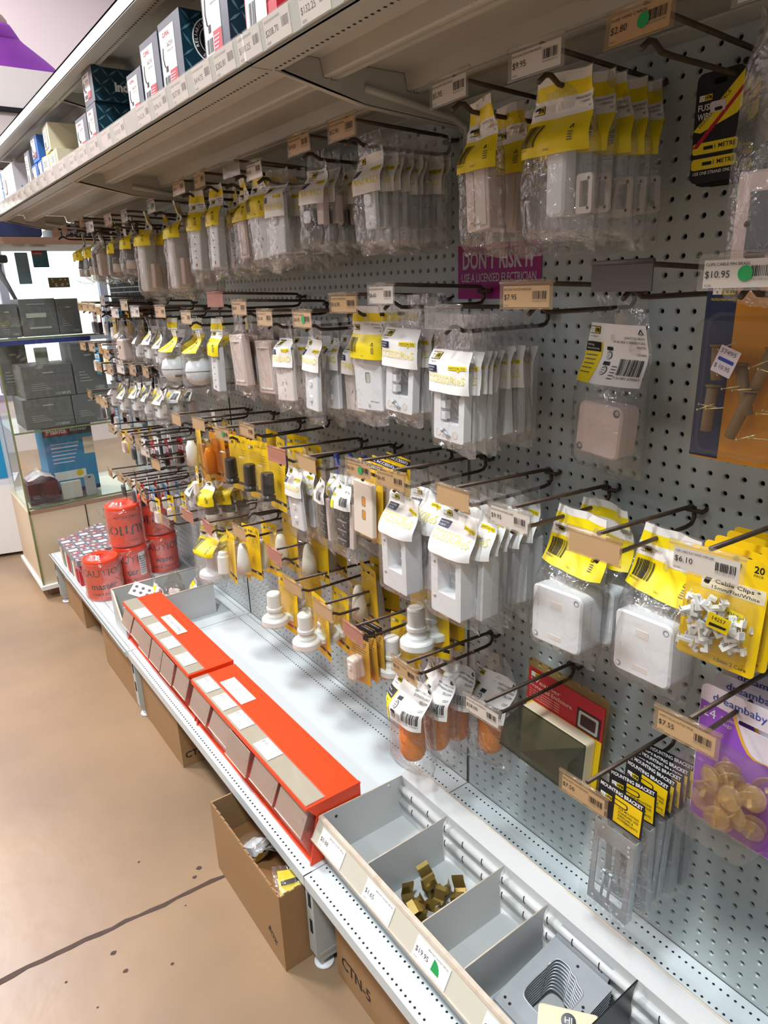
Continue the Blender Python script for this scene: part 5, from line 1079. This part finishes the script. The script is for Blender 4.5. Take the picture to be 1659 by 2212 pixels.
# ---------------------------------------------------------------- orange tape rolls
def roll(x, y, z, text, lab, flip=False, rot=0, h=.166, r=.068, txt2='CABLE BELOW', tag2=False):
    t = thing('tape_roll', lab, 'tape roll', (x, y, z), group='orange warning tape rolls')
    mb = MB(); mb.lathe([(.028, .0), (r-.002, 0), (r, .003), (r, h-.003), (r-.002, h), (.028, h), (.028, 0)], ORGT, 48, sharp=True); mb.lathe([(.0285, .003), (.0285, h-.002)], KRAFTD, 24)
    def wr(p): a = p.x/r-1.80+rot; return Vector((cos(a)*(r+.0006), sin(a)*(r+.0006), p.z))
    m2 = MB(); m2.warp = wr
    def T(s, x0, z0, hh, b=.0):
        vs, fs, xa, xb = text2d(s, b); k = hh/.7
        v2 = [((p[0]-xa)*k, p[1]*k) for p in vs]; W = (xb-xa)*k
        if flip: v2 = [(W-p[0], hh-p[1]) for p in v2]
        m2.add([(x0+p[0]-W/2, 0, z0+p[1]) for p in v2], fs, INK)
    T(text, 0, h*.30, .038 if flip else .026, .02); T(txt2, 0, h*.72 if flip else h*.14, .011)
    if not flip: T('CAUTION', 0, h*.62, .030)
    T('Detectable', .02, h*.05 if not flip else h*.12, .006)
    m2.warp = None
    obj('tape', mb, t); obj('tape_lettering', m2, t)
    w = MB(); vs = []; n = 40; rows = 12; qq = random.Random(int(x*100))
    for j in range(rows+1):
        z0 = -.002+(h+.018)*j/rows
        for i in range(n):
            a = 2*pi*i/n; rr = r+.005+.006*noise.noise(Vector((cos(a)*3, sin(a)*3, j*.6+x*9)))+(0 if j < rows-1 else -.02*(j-rows+2)); vs.append((rr*cos(a), rr*sin(a), z0+.003*noise.noise(Vector((a*2, j, x)))))
    w.add(vs, [(j*n+i, j*n+(i+1) % n, (j+1)*n+(i+1) % n, (j+1)*n+i) for j in range(rows) for i in range(n)], SHRINK, True)
    for k in range(2): w.add([(r*cos(k*2.9+s)*1.02+.0, r*sin(k*2.9+s)*1.02, h*.7+.01*s) if e == 0 else (r*1.45*cos(k*2.9+s), r*1.45*sin(k*2.9+s), h*(.95-.2*s)) for s in (0, .35, .7) for e in (0, 1)], [(0, 1, 3, 2), (2, 3, 5, 4)], SHRINK, True)
    obj('shrink_wrap', w, t)
    if tag2:
        l = MB(); l.warp = wr; l.grid(.030, .062, h*.25, h*.85, 4, 4, 0, PAP); l.warp = lambda p: Vector((wr(p).x*1.012, wr(p).y*1.012, p.z)); [l.grid(.033, .058, h*(.3+.06*k), h*(.32+.06*k), 3, 1, 0, INKG) for k in range(8)]; obj('paper_label', l, t)
roll(-.385, 1.735, .258, 'master', 'single orange tape roll in front on the base shelf')
roll(-.250, 1.806, .258, 'ter', 'orange tape roll at the bottom of the left pair', tag2=True)
roll(-.254, 1.806, .434, 'CAUTION', 'orange tape roll on top of the left pair', True, .15, tag2=False)
roll(-.100, 1.868, .258, 'warn', 'orange tape roll at the bottom of the right pair')
roll(-.102, 1.868, .434, 'CAUTION', 'orange tape roll on top of the right pair', True, -.2)
# ---------------------------------------------------------------- small boxed goods behind the rolls
SB = []
for v in range(3):
    mb = MB(); mb.box(-.019, .019, -.017, .017, 0, .112, [RED, CREAM, GRYP][v]); mb.box(-.0215, .0215, -.0195, .0195, .088, .1125, mat('clear_grey_cap', '8c8f98', .3))
    m2 = MB(); m2.box(-.017, .017, -.014, .014, .1125, .113, [UNDER, mat('dusty_red', 'a85a62', .5), PAPP][v]); m2.box(-.010, .004, -.010, .010, .113, .1134, [mat('dusty_maroon', '8c4a58', .5), UNDER, PAPP][v]); SB.append((mb.mesh('carton'), m2.mesh('top_label')))
q = random.Random(4); n = 0
for i in range(8):
    for j in range(5):
        x, y = -.425+.045*j+.004*i*0, 1.905+.045*i+.028*j
        if y > 2.385 or (j > 2 and y < 1.95): continue
        v = q.randrange(3); t = thing('small_carton', 'small red, white and grey carton standing in rows behind the tape rolls', 'carton', (x, y, .258), q.uniform(-.05, .05), 'small cartons behind the tape rolls')
        o = obj('carton_body', SB[v][0], t); obj('top_label', SB[v][1], o); n += 1
# ---------------------------------------------------------------- cartons on the upper shelf
def sh_box(lab, y0, y1, z0, z1, depth, style, xf=-.412, txt=None, grp='cartons on the upper shelf', tilt=0):
    t = thing('switch_carton', lab, 'carton', ((xf), (y0+y1)/2, z0), -pi/2+R(tilt), grp); w = y1-y0; h = z1-z0; q = random.Random(int(y0*100+z0*50))
    base = {'teal': TEAL, 'yellow': CREAM, 'blue': BLUEC, 'red': RED, 'grey': GRYP, 'pale': PAPP}[style]
    mb = MB(); mb.box(-w/2, w/2, 0, depth, 0, h, base)
    if style == 'teal':
        nx = int(depth/.019); nz = int(h/.019)
        for i in range(nx):
            for k in range(nz+1):
                cx, cz = .010+.019*i, .004+.019*k; a = .6 if (i+k) % 2 else -.9
                P = [(-.013, 0), (0, .0022), (.013, 0), (0, -.0022)]
                pts = [(w/2+.0004, cx+p[0]*cos(a)-p[1]*sin(a), min(max(cz+p[0]*sin(a)+p[1]*cos(a), .001), h-.001)) for p in P]; mb.add(pts, [(0, 1, 2, 3)], TEALL)
        mb.box(-w/2, w/2, -.0006, 0, 0, h, mat('slate_wrap', '4b5562', .3))
    if style == 'yellow': mb.box(w/2, w/2+.0005, depth*.55, depth, 0, h, YELC); mb.box(-w/2, -w/2+.012, -.0006, 0, 0, h, YELC)
    if style == 'red':
        for k in range(30): a, b = q.uniform(-w/2+.004, w/2-.004), q.uniform(.003, h-.003); mb.prism([(a-.003, b-.002), (a+.004, b), (a-.001, b+.003)], 'y', -.0004, 0, MAROON)
    obj('box', mb, t)
    lb = MB(); y = -.0012; lw = w*.66; lx = -w*.12
    if txt != 'hager': lb.box(lx-lw/2, lx+lw/2, y, y+.0005, h*.16, h*.9, PAP)
    if style in ('teal', 'blue'):
        lb.text('CLIPSAL', lx-lw*.3, h*.80, h*.055, y-.0003, RED, w=lw*.5, bold=.02); lb.text('56C310', lx-lw*.05, h*.66, h*.055, y-.0003, INK, w=lw*.4); lb.text('Switched Socket', lx-lw*.05, h*.6, h*.03, y-.0003, INKG, w=lw*.42)
        lb.tube([(lx-lw*.32, y-.0005, h*.68), (lx-lw*.36, y-.0005, h*.55), (lx-lw*.28, y-.0005, h*.44)], .0012, INKG, 5)
        lb.box(lx-lw*.25, lx-lw*.1, y-.0004, y, h*.37, h*.44, INK); lb.bars(lx-lw*.42, lx-lw*.02, h*.19, h*.32, y-.0003, INK, 9, 3); lb.box(lx+lw*.02, lx+lw*.5, y-.0005, y, h*.17, h*.36, mat('label_red', 'c8323c', .5))
        for k in range(4): lb.box(lx+lw*.06, lx+lw*(.3+.03*k), y-.0008, y-.0006, h*(.20+.035*k), h*(.212+.035*k), PAPP)
    elif txt != 'hager':
        lb.bars(lx-lw*.35, lx+lw*.0, h*.2, h*.42, y-.0003, INK, 9, 3)
        for k in range(4): lb.box(lx-lw*.4, lx+lw*.2, y-.0004, y-.0002, h*(.55+.07*k), h*(.565+.07*k), INKG)
    if lb.v: obj('label', lb, t)
    if txt == 'ind':
        lb = MB(); lb.M = Matrix.Translation((w/2+.0012, 0, 0)) @ Matrix.Rotation(pi/2, 4, 'Z'); lb.text('industrial', .048, h*.34, h*.26, 0, PAP, bold=.05); obj('lettering', lb, t)
    if txt in ('56', 'skull'):
        lb = MB(); lb.M = Matrix.Translation((w/2+.0012, 0, 0)) @ Matrix.Rotation(pi/2, 4, 'Z'); cx, cz, r = (.055, h*.66, .036) if txt == '56' else (.048, h*.5, .032)
        lb.disc(cx, cz, r, 0, INK, 32); lb.ring([(cx+r*cos(a), cz+r*sin(a)) for a in [k*pi/16 for k in range(32)]], [(cx+r*.94*cos(a), cz+r*.94*sin(a)) for a in [k*pi/16 for k in range(32)]], -.0006, 0, PAP)
        lb.ring([(cx+r*.64*cos(a), cz+r*.64*sin(a)) for a in [k*pi/16 for k in range(32)]], [(cx+r*.60*cos(a), cz+r*.60*sin(a)) for a in [k*pi/16 for k in range(32)]], -.0006, 0, PAP)
        def arc(s, a0, a1, inv=False):
            for i, ch in enumerate(s):
                a = a0+(a1-a0)*i/max(len(s)-1, 1); rr = r*.74 if not inv else r*.86
                lb.text(ch, cx+rr*cos(a), cz+rr*sin(a), r*.15, -.0004, PAP, 'c', bold=.02, rot=a-pi/2 if not inv else a+pi/2)
        if txt == '56':
            arc('RELIABILITY', R(200), R(100)); arc('DURABILITY', R(80), R(-20)); arc('STRENGTH', R(235), R(305), True)
            lb.box(cx-r*.34, cx+r*.34, -.0006, 0, cz-r*.08, cz+r*.46, PAP); lb.text('56', cx, cz+r*.02, r*.36, -.001, INK, 'c', bold=.04); lb.text('SERIES', cx, cz-r*.38, r*.22, -.0006, PAP, 'c', w=r*.8, bold=.03)
        else:
            arc('ENVIRONMENT', R(200), R(20)); lb.prism([(cx-r*.3, cz-r*.3), (cx+r*.3, cz-r*.3), (cx+r*.36, cz+r*.05), (cx, cz+r*.16), (cx-r*.36, cz+r*.05)], 'y', -.0008, 0, PAP); [lb.prism([(cx, cz+r*.12), (cx+s*r*.3, cz+r*.3), (cx+s*r*.1, cz+r*.5)], 'y', -.0008, 0, PAP) for s in (-1, 1)]
        obj('round_badge', lb, t)
    if txt == 'hager':
        lb = MB(); lb.M = Matrix.Translation((-.02, -.0012, .004)); lb.text('hager:hager', 0, 0, .030, 0, BLUE, rot=pi/2, bold=.03, sx=.6); lb.rbox(.05, h*.5, .05, .05, -.001, 0, .01, UNDER, .0005); lb.M = Matrix.Translation((w/2+.0012, 0, 0)) @ Matrix.Rotation(pi/2, 4, 'Z'); lb.text('hager', .02, .02, .03, 0, BLUE); obj('lettering', lb, t)
    return t
BLUEC = mat('blue_small_carton', '3f78c8', .45)
Z0 = 1.748
sh_box('dark teal carton with industrial lettering, on top of another', .830, .915, 1.843, 1.914, .23, 'teal', txt='ind')
sh_box('dark teal carton at the bottom of the stacked pair', .836, .918, Z0, 1.842, .23, 'teal')
sh_box('low dark teal carton beside the yellow cartons', .925, 1.030, Z0, 1.836, .12, 'teal')
sh_box('small dark teal carton right of the stacked pair', .505, .595, Z0, 1.838, .10, 'teal')
sh_box('medium dark teal carton beside the round badge carton', .397, .497, Z0, 1.869, .12, 'teal')
sh_box('tall dark teal carton with round 56 SERIES badge', .285, .390, Z0, 1.874, .20, 'teal', txt='56')
sh_box('tall dark teal carton above the $282.80 label', .095, .190, Z0, 1.900, .22, 'teal')
sh_box('red carton with white label above the $110.25 label', -.055, .040, Z0, 1.880, .16, 'red', txt=None)
sh_box('red carton with round black leaf badge', -.150, -.062, Z0, 1.860, .30, 'red', txt='skull', xf=-.36)
sh_box('cream and yellow carton on top, nearest the teal cartons', 1.31, 1.41, 1.815, 1.885, .20, 'yellow', tilt=-4)
sh_box('cream and yellow carton at the bottom, nearest the teal cartons', 1.265, 1.345, Z0, 1.812, .20, 'yellow')
sh_box('cream and yellow carton leaning at the bottom', 1.355, 1.44, Z0, 1.812, .16, 'yellow', tilt=5)
sh_box('blue and white carton on top of the small stack', 1.49, 1.575, 1.815, 1.885, .10, 'blue')
sh_box('blue and white carton at the bottom of the small stack', 1.455, 1.52, Z0, 1.812, .10, 'blue')
sh_box('blue and white carton behind the bottom yellow carton', 1.535, 1.615, Z0, 1.812, .10, 'blue')
sh_box('grey and teal carton at the end of the small stack', 1.625, 1.70, Z0, 1.862, .10, 'grey')
sh_box('white carton with blue sideways lettering', 1.93, 2.36, Z0, 1.87, .12, 'pale', txt='hager')
# ---------------------------------------------------------------- black grid panel at the far bay
mb = MB(); mb.box(-.014, -.010, 1.86, 2.38, 1.0, 1.62, BLK)
for k in range(26): mb.box(-.017, -.014, 1.86+.02*k, 1.864+.02*k, 1.0, 1.62, GRYP if k % 5 == 0 else BLK)
for k in range(31): mb.box(-.018, -.014, 1.86, 2.38, 1.0+.02*k, 1.004+.02*k, BLK)
tag(obj('black_grid_panel', mb), 'black slotted display panel fixed over the far pegboard', 'display panel')
# ---------------------------------------------------------------- glass cabinet at the end
CY, CX0, CX1 = 2.50, -.505, .02
t = thing('glass_cabinet', 'tall glass display cabinet closing the end of the aisle', 'cabinet', (0, 0, 0))
mb = MB(); mb.box(CX0+.03, CX1, CY+.03, CY+.50, .0, .07, BROWN); mb.box(CX0, CX1, CY, CY+.52, .07, .435, PANB); mb.box(CX0-.012, CX1, CY-.02, CY+.54, .05, .07, PAP); obj('base', mb, t)
mb = MB(); mb.box(CX0+.07, CX1, CY, CY+.52, 1.635, 1.665, BROWN); obj('top_board', mb, t)
mb = MB(); mb.box(CX0+.004, CX1, CY+.001, CY+.005, .44, 1.635, GLASS); obj('front_pane', mb, t)
mb = MB(); mb.box(CX0+.001, CX0+.005, CY+.006, CY+.52, .44, 1.635, GLASS); obj('side_pane', mb, t)
mb = MB(); mb.box(CX0-.004, CX0+.004, CY-.004, CY+.006, .07, 1.64, GLEDGE); mb.box(CX0+.25, CX0+.254, CY-.003, CY, .10, .435, DARK); mb.box(CX0, CX1, CY-.004, CY, .435, .452, BROWN); obj('corner_strip', mb, t)
for z in (.455, .815, 1.235):
    mb = MB(); mb.box(CX0+.006, CX1-.01, CY+.008, CY+.50, z, z+.008, GLASS); mb.box(CX0+.006, CX1-.01, CY+.006, CY+.009, z, z+.008, GLEDGE); obj('glass_shelf', mb, t)
    if z == 1.235: mb = MB(); mb.box(CX0+.01, -.1, CY+.010, CY+.014, z-.022, z-.002, BLUED); obj('blue_edge_strip', mb, t)
def cab_box(lab, x0, x1, z0, z1, y, d, m, kind='', name='boxed_product', cat='box'):
    t = thing(name, lab, cat, ((x0+x1)/2, y, z0), 0, 'boxes in the glass cabinet'); w = x1-x0; h = z1-z0
    mb = MB(); mb.rbox(0, h/2, w, h, 0, d, .002, m, .002); obj('box', mb, t); lb = MB()
    if kind == 'dark':
        for k in range(4): lb.box(-w*.35, w*.05-.01*k, -.001, -.0005, h*(.25+.06*k), h*(.262+.06*k), UNDER)
        lb.bars(w*.1, w*.4, h*.06, h*.14, -.001, UNDER, 12, 2); lb.box(-w*.1, w*.12, -.001, -.0005, h*.75, h*.78, UNDER)
    if kind == 'band': lb.box(-w*.35, w*.2, -.001, -.0005, h*.5, h*.62, UNDER); lb.box(-w*.3, w*.3, -.001, -.0005, h*.2, h*.25, UNDER); lb.box(-w*.3, w*.2, -.001, -.0005, h*.85, h*.865, UNDER)
    if kind == 'blue':
        lb.box(-w*.5, w*.5, -.001, 0, h*.86, h, mat('makita_black', '20242a', .5)); lb.box(-w*.45, w*.02, -.002, -.001, h*.87, h*.99, mat('makita_red', 'c21e2e', .5)); lb.text('Makita', -w*.42, h*.90, h*.07, -.0025, PAP, w=w*.4, bold=.03); lb.text('Blower', w*.06, h*.91, h*.05, -.0015, PAP, w=w*.35)
        for k in range(6): lb.box(-w*.38, w*(.05+.03*k), -.001, 0, h*(.46+.055*k), h*(.475+.055*k), PAPP)
        lb.box(-w*.4, w*.25, -.001, 0, h*.2, h*.33, PAP); lb.disc(w*.12, h*.28, h*.05, -.0012, YELC); lb.box(w*.28, w*.5, -.002, 0, h*.55, h*.8, TANP); lb.box(-w*.5, w*.5, -.001, 0, h*.0, h*.06, NAVY)
    if lb.v: obj('print', lb, t)
cab_box('dark grey carton with pale bands on the highest glass shelf', -.377, -.225, 1.245, 1.408, 2.53, .2, BOXD, 'band'); cab_box('plain dark grey carton on the highest glass shelf', -.222, -.125, 1.245, 1.404, 2.53, .2, BOXD, 'dark'); cab_box('dark grey carton at the glass edge of the highest shelf', -.478, -.385, 1.245, 1.39, 2.53, .2, BOXD, 'dark')
cab_box('dark grey carton, bottom row, beside the glass corner', -.440, -.227, .825, .965, 2.53, .25, BOXD, 'dark'); cab_box('dark grey carton, bottom row, towards the pegboard', -.222, -.05, .825, .965, 2.53, .25, BOXD, 'dark')
cab_box('wide dark grey carton lying across the bottom row', -.420, -.200, .967, 1.115, 2.53, .22, BOXD, 'dark'); cab_box('tall dark grey carton standing on the bottom row', -.194, -.05, .967, 1.200, 2.53, .22, BOXD, 'dark'); cab_box('upright dark grey carton behind the wide carton', -.470, -.345, .967, 1.215, 2.76, .12, BOXD, 'dark')
cab_box('pale grey socket tray standing behind dark cartons', -.335, -.28, 1.12, 1.19, 2.60, .02, UNDER, name='socket_tray', cat='tray'); cab_box('blue power tool carton with red brand band', -.360, -.130, .465, .805, 2.66, .2, BLUE, 'blue'); cab_box('dark maroon box on the lowest glass shelf', -.485, -.350, .465, .570, 2.53, .15, MAROON, name='storage_box')
cab_box('grey blister card lying behind the clear hang card', -.338, -.245, .465, .550, 2.54, .02, UNDER, name='blister_card', cat='card')
mb = MB(); mb.grid(-.068, .068, -.05, .05, 8, 6, 0, FILM2); mb.v = [(v[0], v[2], .05-.6*abs(v[0])+.008*noise.noise(Vector(v)*40)) for v in mb.v]; m2 = MB(); m2.grid(-.06, .06, -.05, .05, 6, 5, 0, PAPP); m2.v = [(v[0], v[2], .035-.5*abs(v[0])+.01*noise.noise(Vector(v)*50)) for v in m2.v]
t = thing('wrapped_cloth', 'pale plastic wrapped bundle on the maroon box', 'bundle', (-.415, 2.60, .572)); obj('wrap', mb, t); obj('cloth', m2, t)
mb = MB(); mb.rbox(0, .055, .050, .105, 0, .004, .012, mat('hang_card_grey', '9aa19f', .4), .001); mb.rbox(0, .095, .014, .006, -.001, 0, .002, DARK, .0003); o = obj('hang_card', mb); o.location = (-.205, 2.53, .464); tag(o, 'grey waisted hang card beside the blue carton', 'card')
# seen through the cabinet's top: things against the window
mb = MB(); mb.rbox(0, 0, .075, .035, 0, .03, .010, BLK, .003); mb.tube([(0, .01, -.02), (-.01, .01, -.05), (.02, .01, -.12), (.045, .01, -.19)], [.010, .016, .010, .008], GRYP, 10); o = obj('hanging_tool', mb); o.location = (-.395, 2.70, 1.585); tag(o, 'black hanging tool behind the cabinet glass', 'tool')
mb = MB(); mb.rbox(0, 0, .055, .14, 0, .01, .004, mat('pale_blue_pack', '8fb4cc', .4), .001); o = obj('hanging_pack', mb); o.location = (-.29, 2.75, 1.545); tag(o, 'pale blue pack hanging behind the cabinet glass', 'pack')
mb = MB(); mb.rbox(0, 0, .068, .075, 0, .01, .002, mat('teal_pack', '2b8097', .4), .001); mb.box(-.034, .012, -.002, -.001, .016, .037, MATS['makita_red']); mb.text('makita', -.030, .020, .009, -.003, PAP, w=.038, bold=.02); o = obj('hanging_pack', mb); o.location = (-.215, 2.72, 1.585); tag(o, 'teal pack with red band behind the cabinet glass', 'pack')
mb = MB(); mb.box(-.045, .045, 0, .004, -.022, .022, mat('brass_sign', '8f7a3f', .35, .6)); [mb.prism(rrect(q.uniform(-.038, .038), q.uniform(-.016, .016), .006, .005, .001, 1), 'y', -.001, 0, PAP) for k in range(14)]; o = obj('brass_plaque', mb); o.location = (-.185, 2.56, 1.475); tag(o, 'small brass plaque hanging in the cabinet', 'plaque')
# dark clothing rack above the cabinet
mb = MB(); mb.rbox(0, 0, .45, .08, 0, .3, .02, NAVY, .006); mb.tube([(-.2, -.002, .03), (-.12, -.004, .015), (-.07, -.002, -.01)], .002, PAP, 5); o = obj('folded_cap', mb); o.location = (-.42, 2.68, 1.715); tag(o, 'dark navy cap stored on the cabinet top', 'cap')
mb = MB(); mb.box(-.15, .2, 2.60, 2.9, 1.667, 1.72, BLK); [mb.box(-.16+.02*k, -.156+.02*k, 2.595, 2.60, 1.667, 1.735, GRYP) for k in range(18)]; tag(obj('wire_basket', mb), 'low black wire basket on the cabinet top', 'basket')
# ---------------------------------------------------------------- shop beyond
t = thing('wall_display_unit', 'high white display header under the mannequin', 'display unit', (0, 0, 0))
mb = MB(); mb.box(-1.2, 1.6, 4.35, 4.9, 2.56, 2.79, PAP); obj('header_box', mb, t)
mb = MB(); mb.box(-1.2, 1.6, 4.33, 4.36, 2.535, 2.56, DARK); obj('dark_rail', mb, t); mb = MB(); mb.box(-1.2, 1.6, 4.36, 4.9, 1.95, 2.535, WALLW); obj('lower_panel', mb, t)
mb = MB(); [mb.box(x-.03, x+.03, 4.4, 4.46, 0, 1.95, WALLW) for x in (-1.15, 1.55)]; obj('post', mb, t)
mb = MB(); mb.rbox(.05, 2.29, .07, .05, 4.32, 4.325, .003, UNDER, .001); obj('small_sign', mb, t)
t = thing('mannequin', 'mannequin bust in a purple collared shirt on the header', 'mannequin', (.135, 4.62, 2.792), rz=.12)
def loft(rings, m, n=28):
    mb = MB(); vs = []
    for (cx, cy, rx, ry, z) in rings:
        for k in range(n): a = 2*pi*k/n; vs.append((cx+rx*cos(a), cy+ry*sin(a), z))
    mb.add(vs, [(j*n+k, j*n+(k+1) % n, (j+1)*n+(k+1) % n, (j+1)*n+k) for j in range(len(rings)-1) for k in range(n)]+[tuple(range(n))[::-1], tuple(range((len(rings)-1)*n, len(rings)*n))], m, True); return mb
b = loft([(0, 0, .36, .13, -.02), (0, 0, .37, .14, .03), (0, 0, .365, .135, .06), (0, 0, .335, .13, .095), (0, 0, .28, .12, .135), (0, 0, .215, .105, .175), (0, 0, .165, .095, .205), (0, 0, .125, .09, .235)], SHIRT)
obj('shirt', b, t); c = loft([(0, .01, .150, .105, .205), (0, .01, .142, .11, .225), (0, .012, .110, .10, .275), (0, .012, .095, .085, .30), (0, .012, .088, .075, .295)], SHIRT); obj('collar', c, t)
obj('neck', loft([(0, 0, .080, .066, .25), (0, 0, .078, .062, .30), (0, 0, .075, .06, .325), (0, 0, .055, .05, .35), (0, 0, .02, .02, .36)], SKINM), t)
t = thing('poster_stand', 'white floor stand with blue and purple panel past the cabinet', 'display stand', (-.62, 3.3, 0), rz=-.25)
mb = MB(); mb.box(-.20, .17, 0, .05, .42, 1.25, mat('stand_white', 'dfe3ee', .3)); mb.box(-.20, .17, 0, .3, .02, .42, PAP); obj('frame', mb, t); mb = MB(); mb.box(-.18, .15, -.003, 0, .46, .80, BLUE); mb.box(-.18, .15, -.003, 0, .82, 1.2, LILAC); mb.M = Matrix.Translation((.13, -.004, .70)); mb.text('KEY & LOCK', 0, 0, .05, 0, INK, rot=pi/2, bold=.03); obj('panel', mb, t)
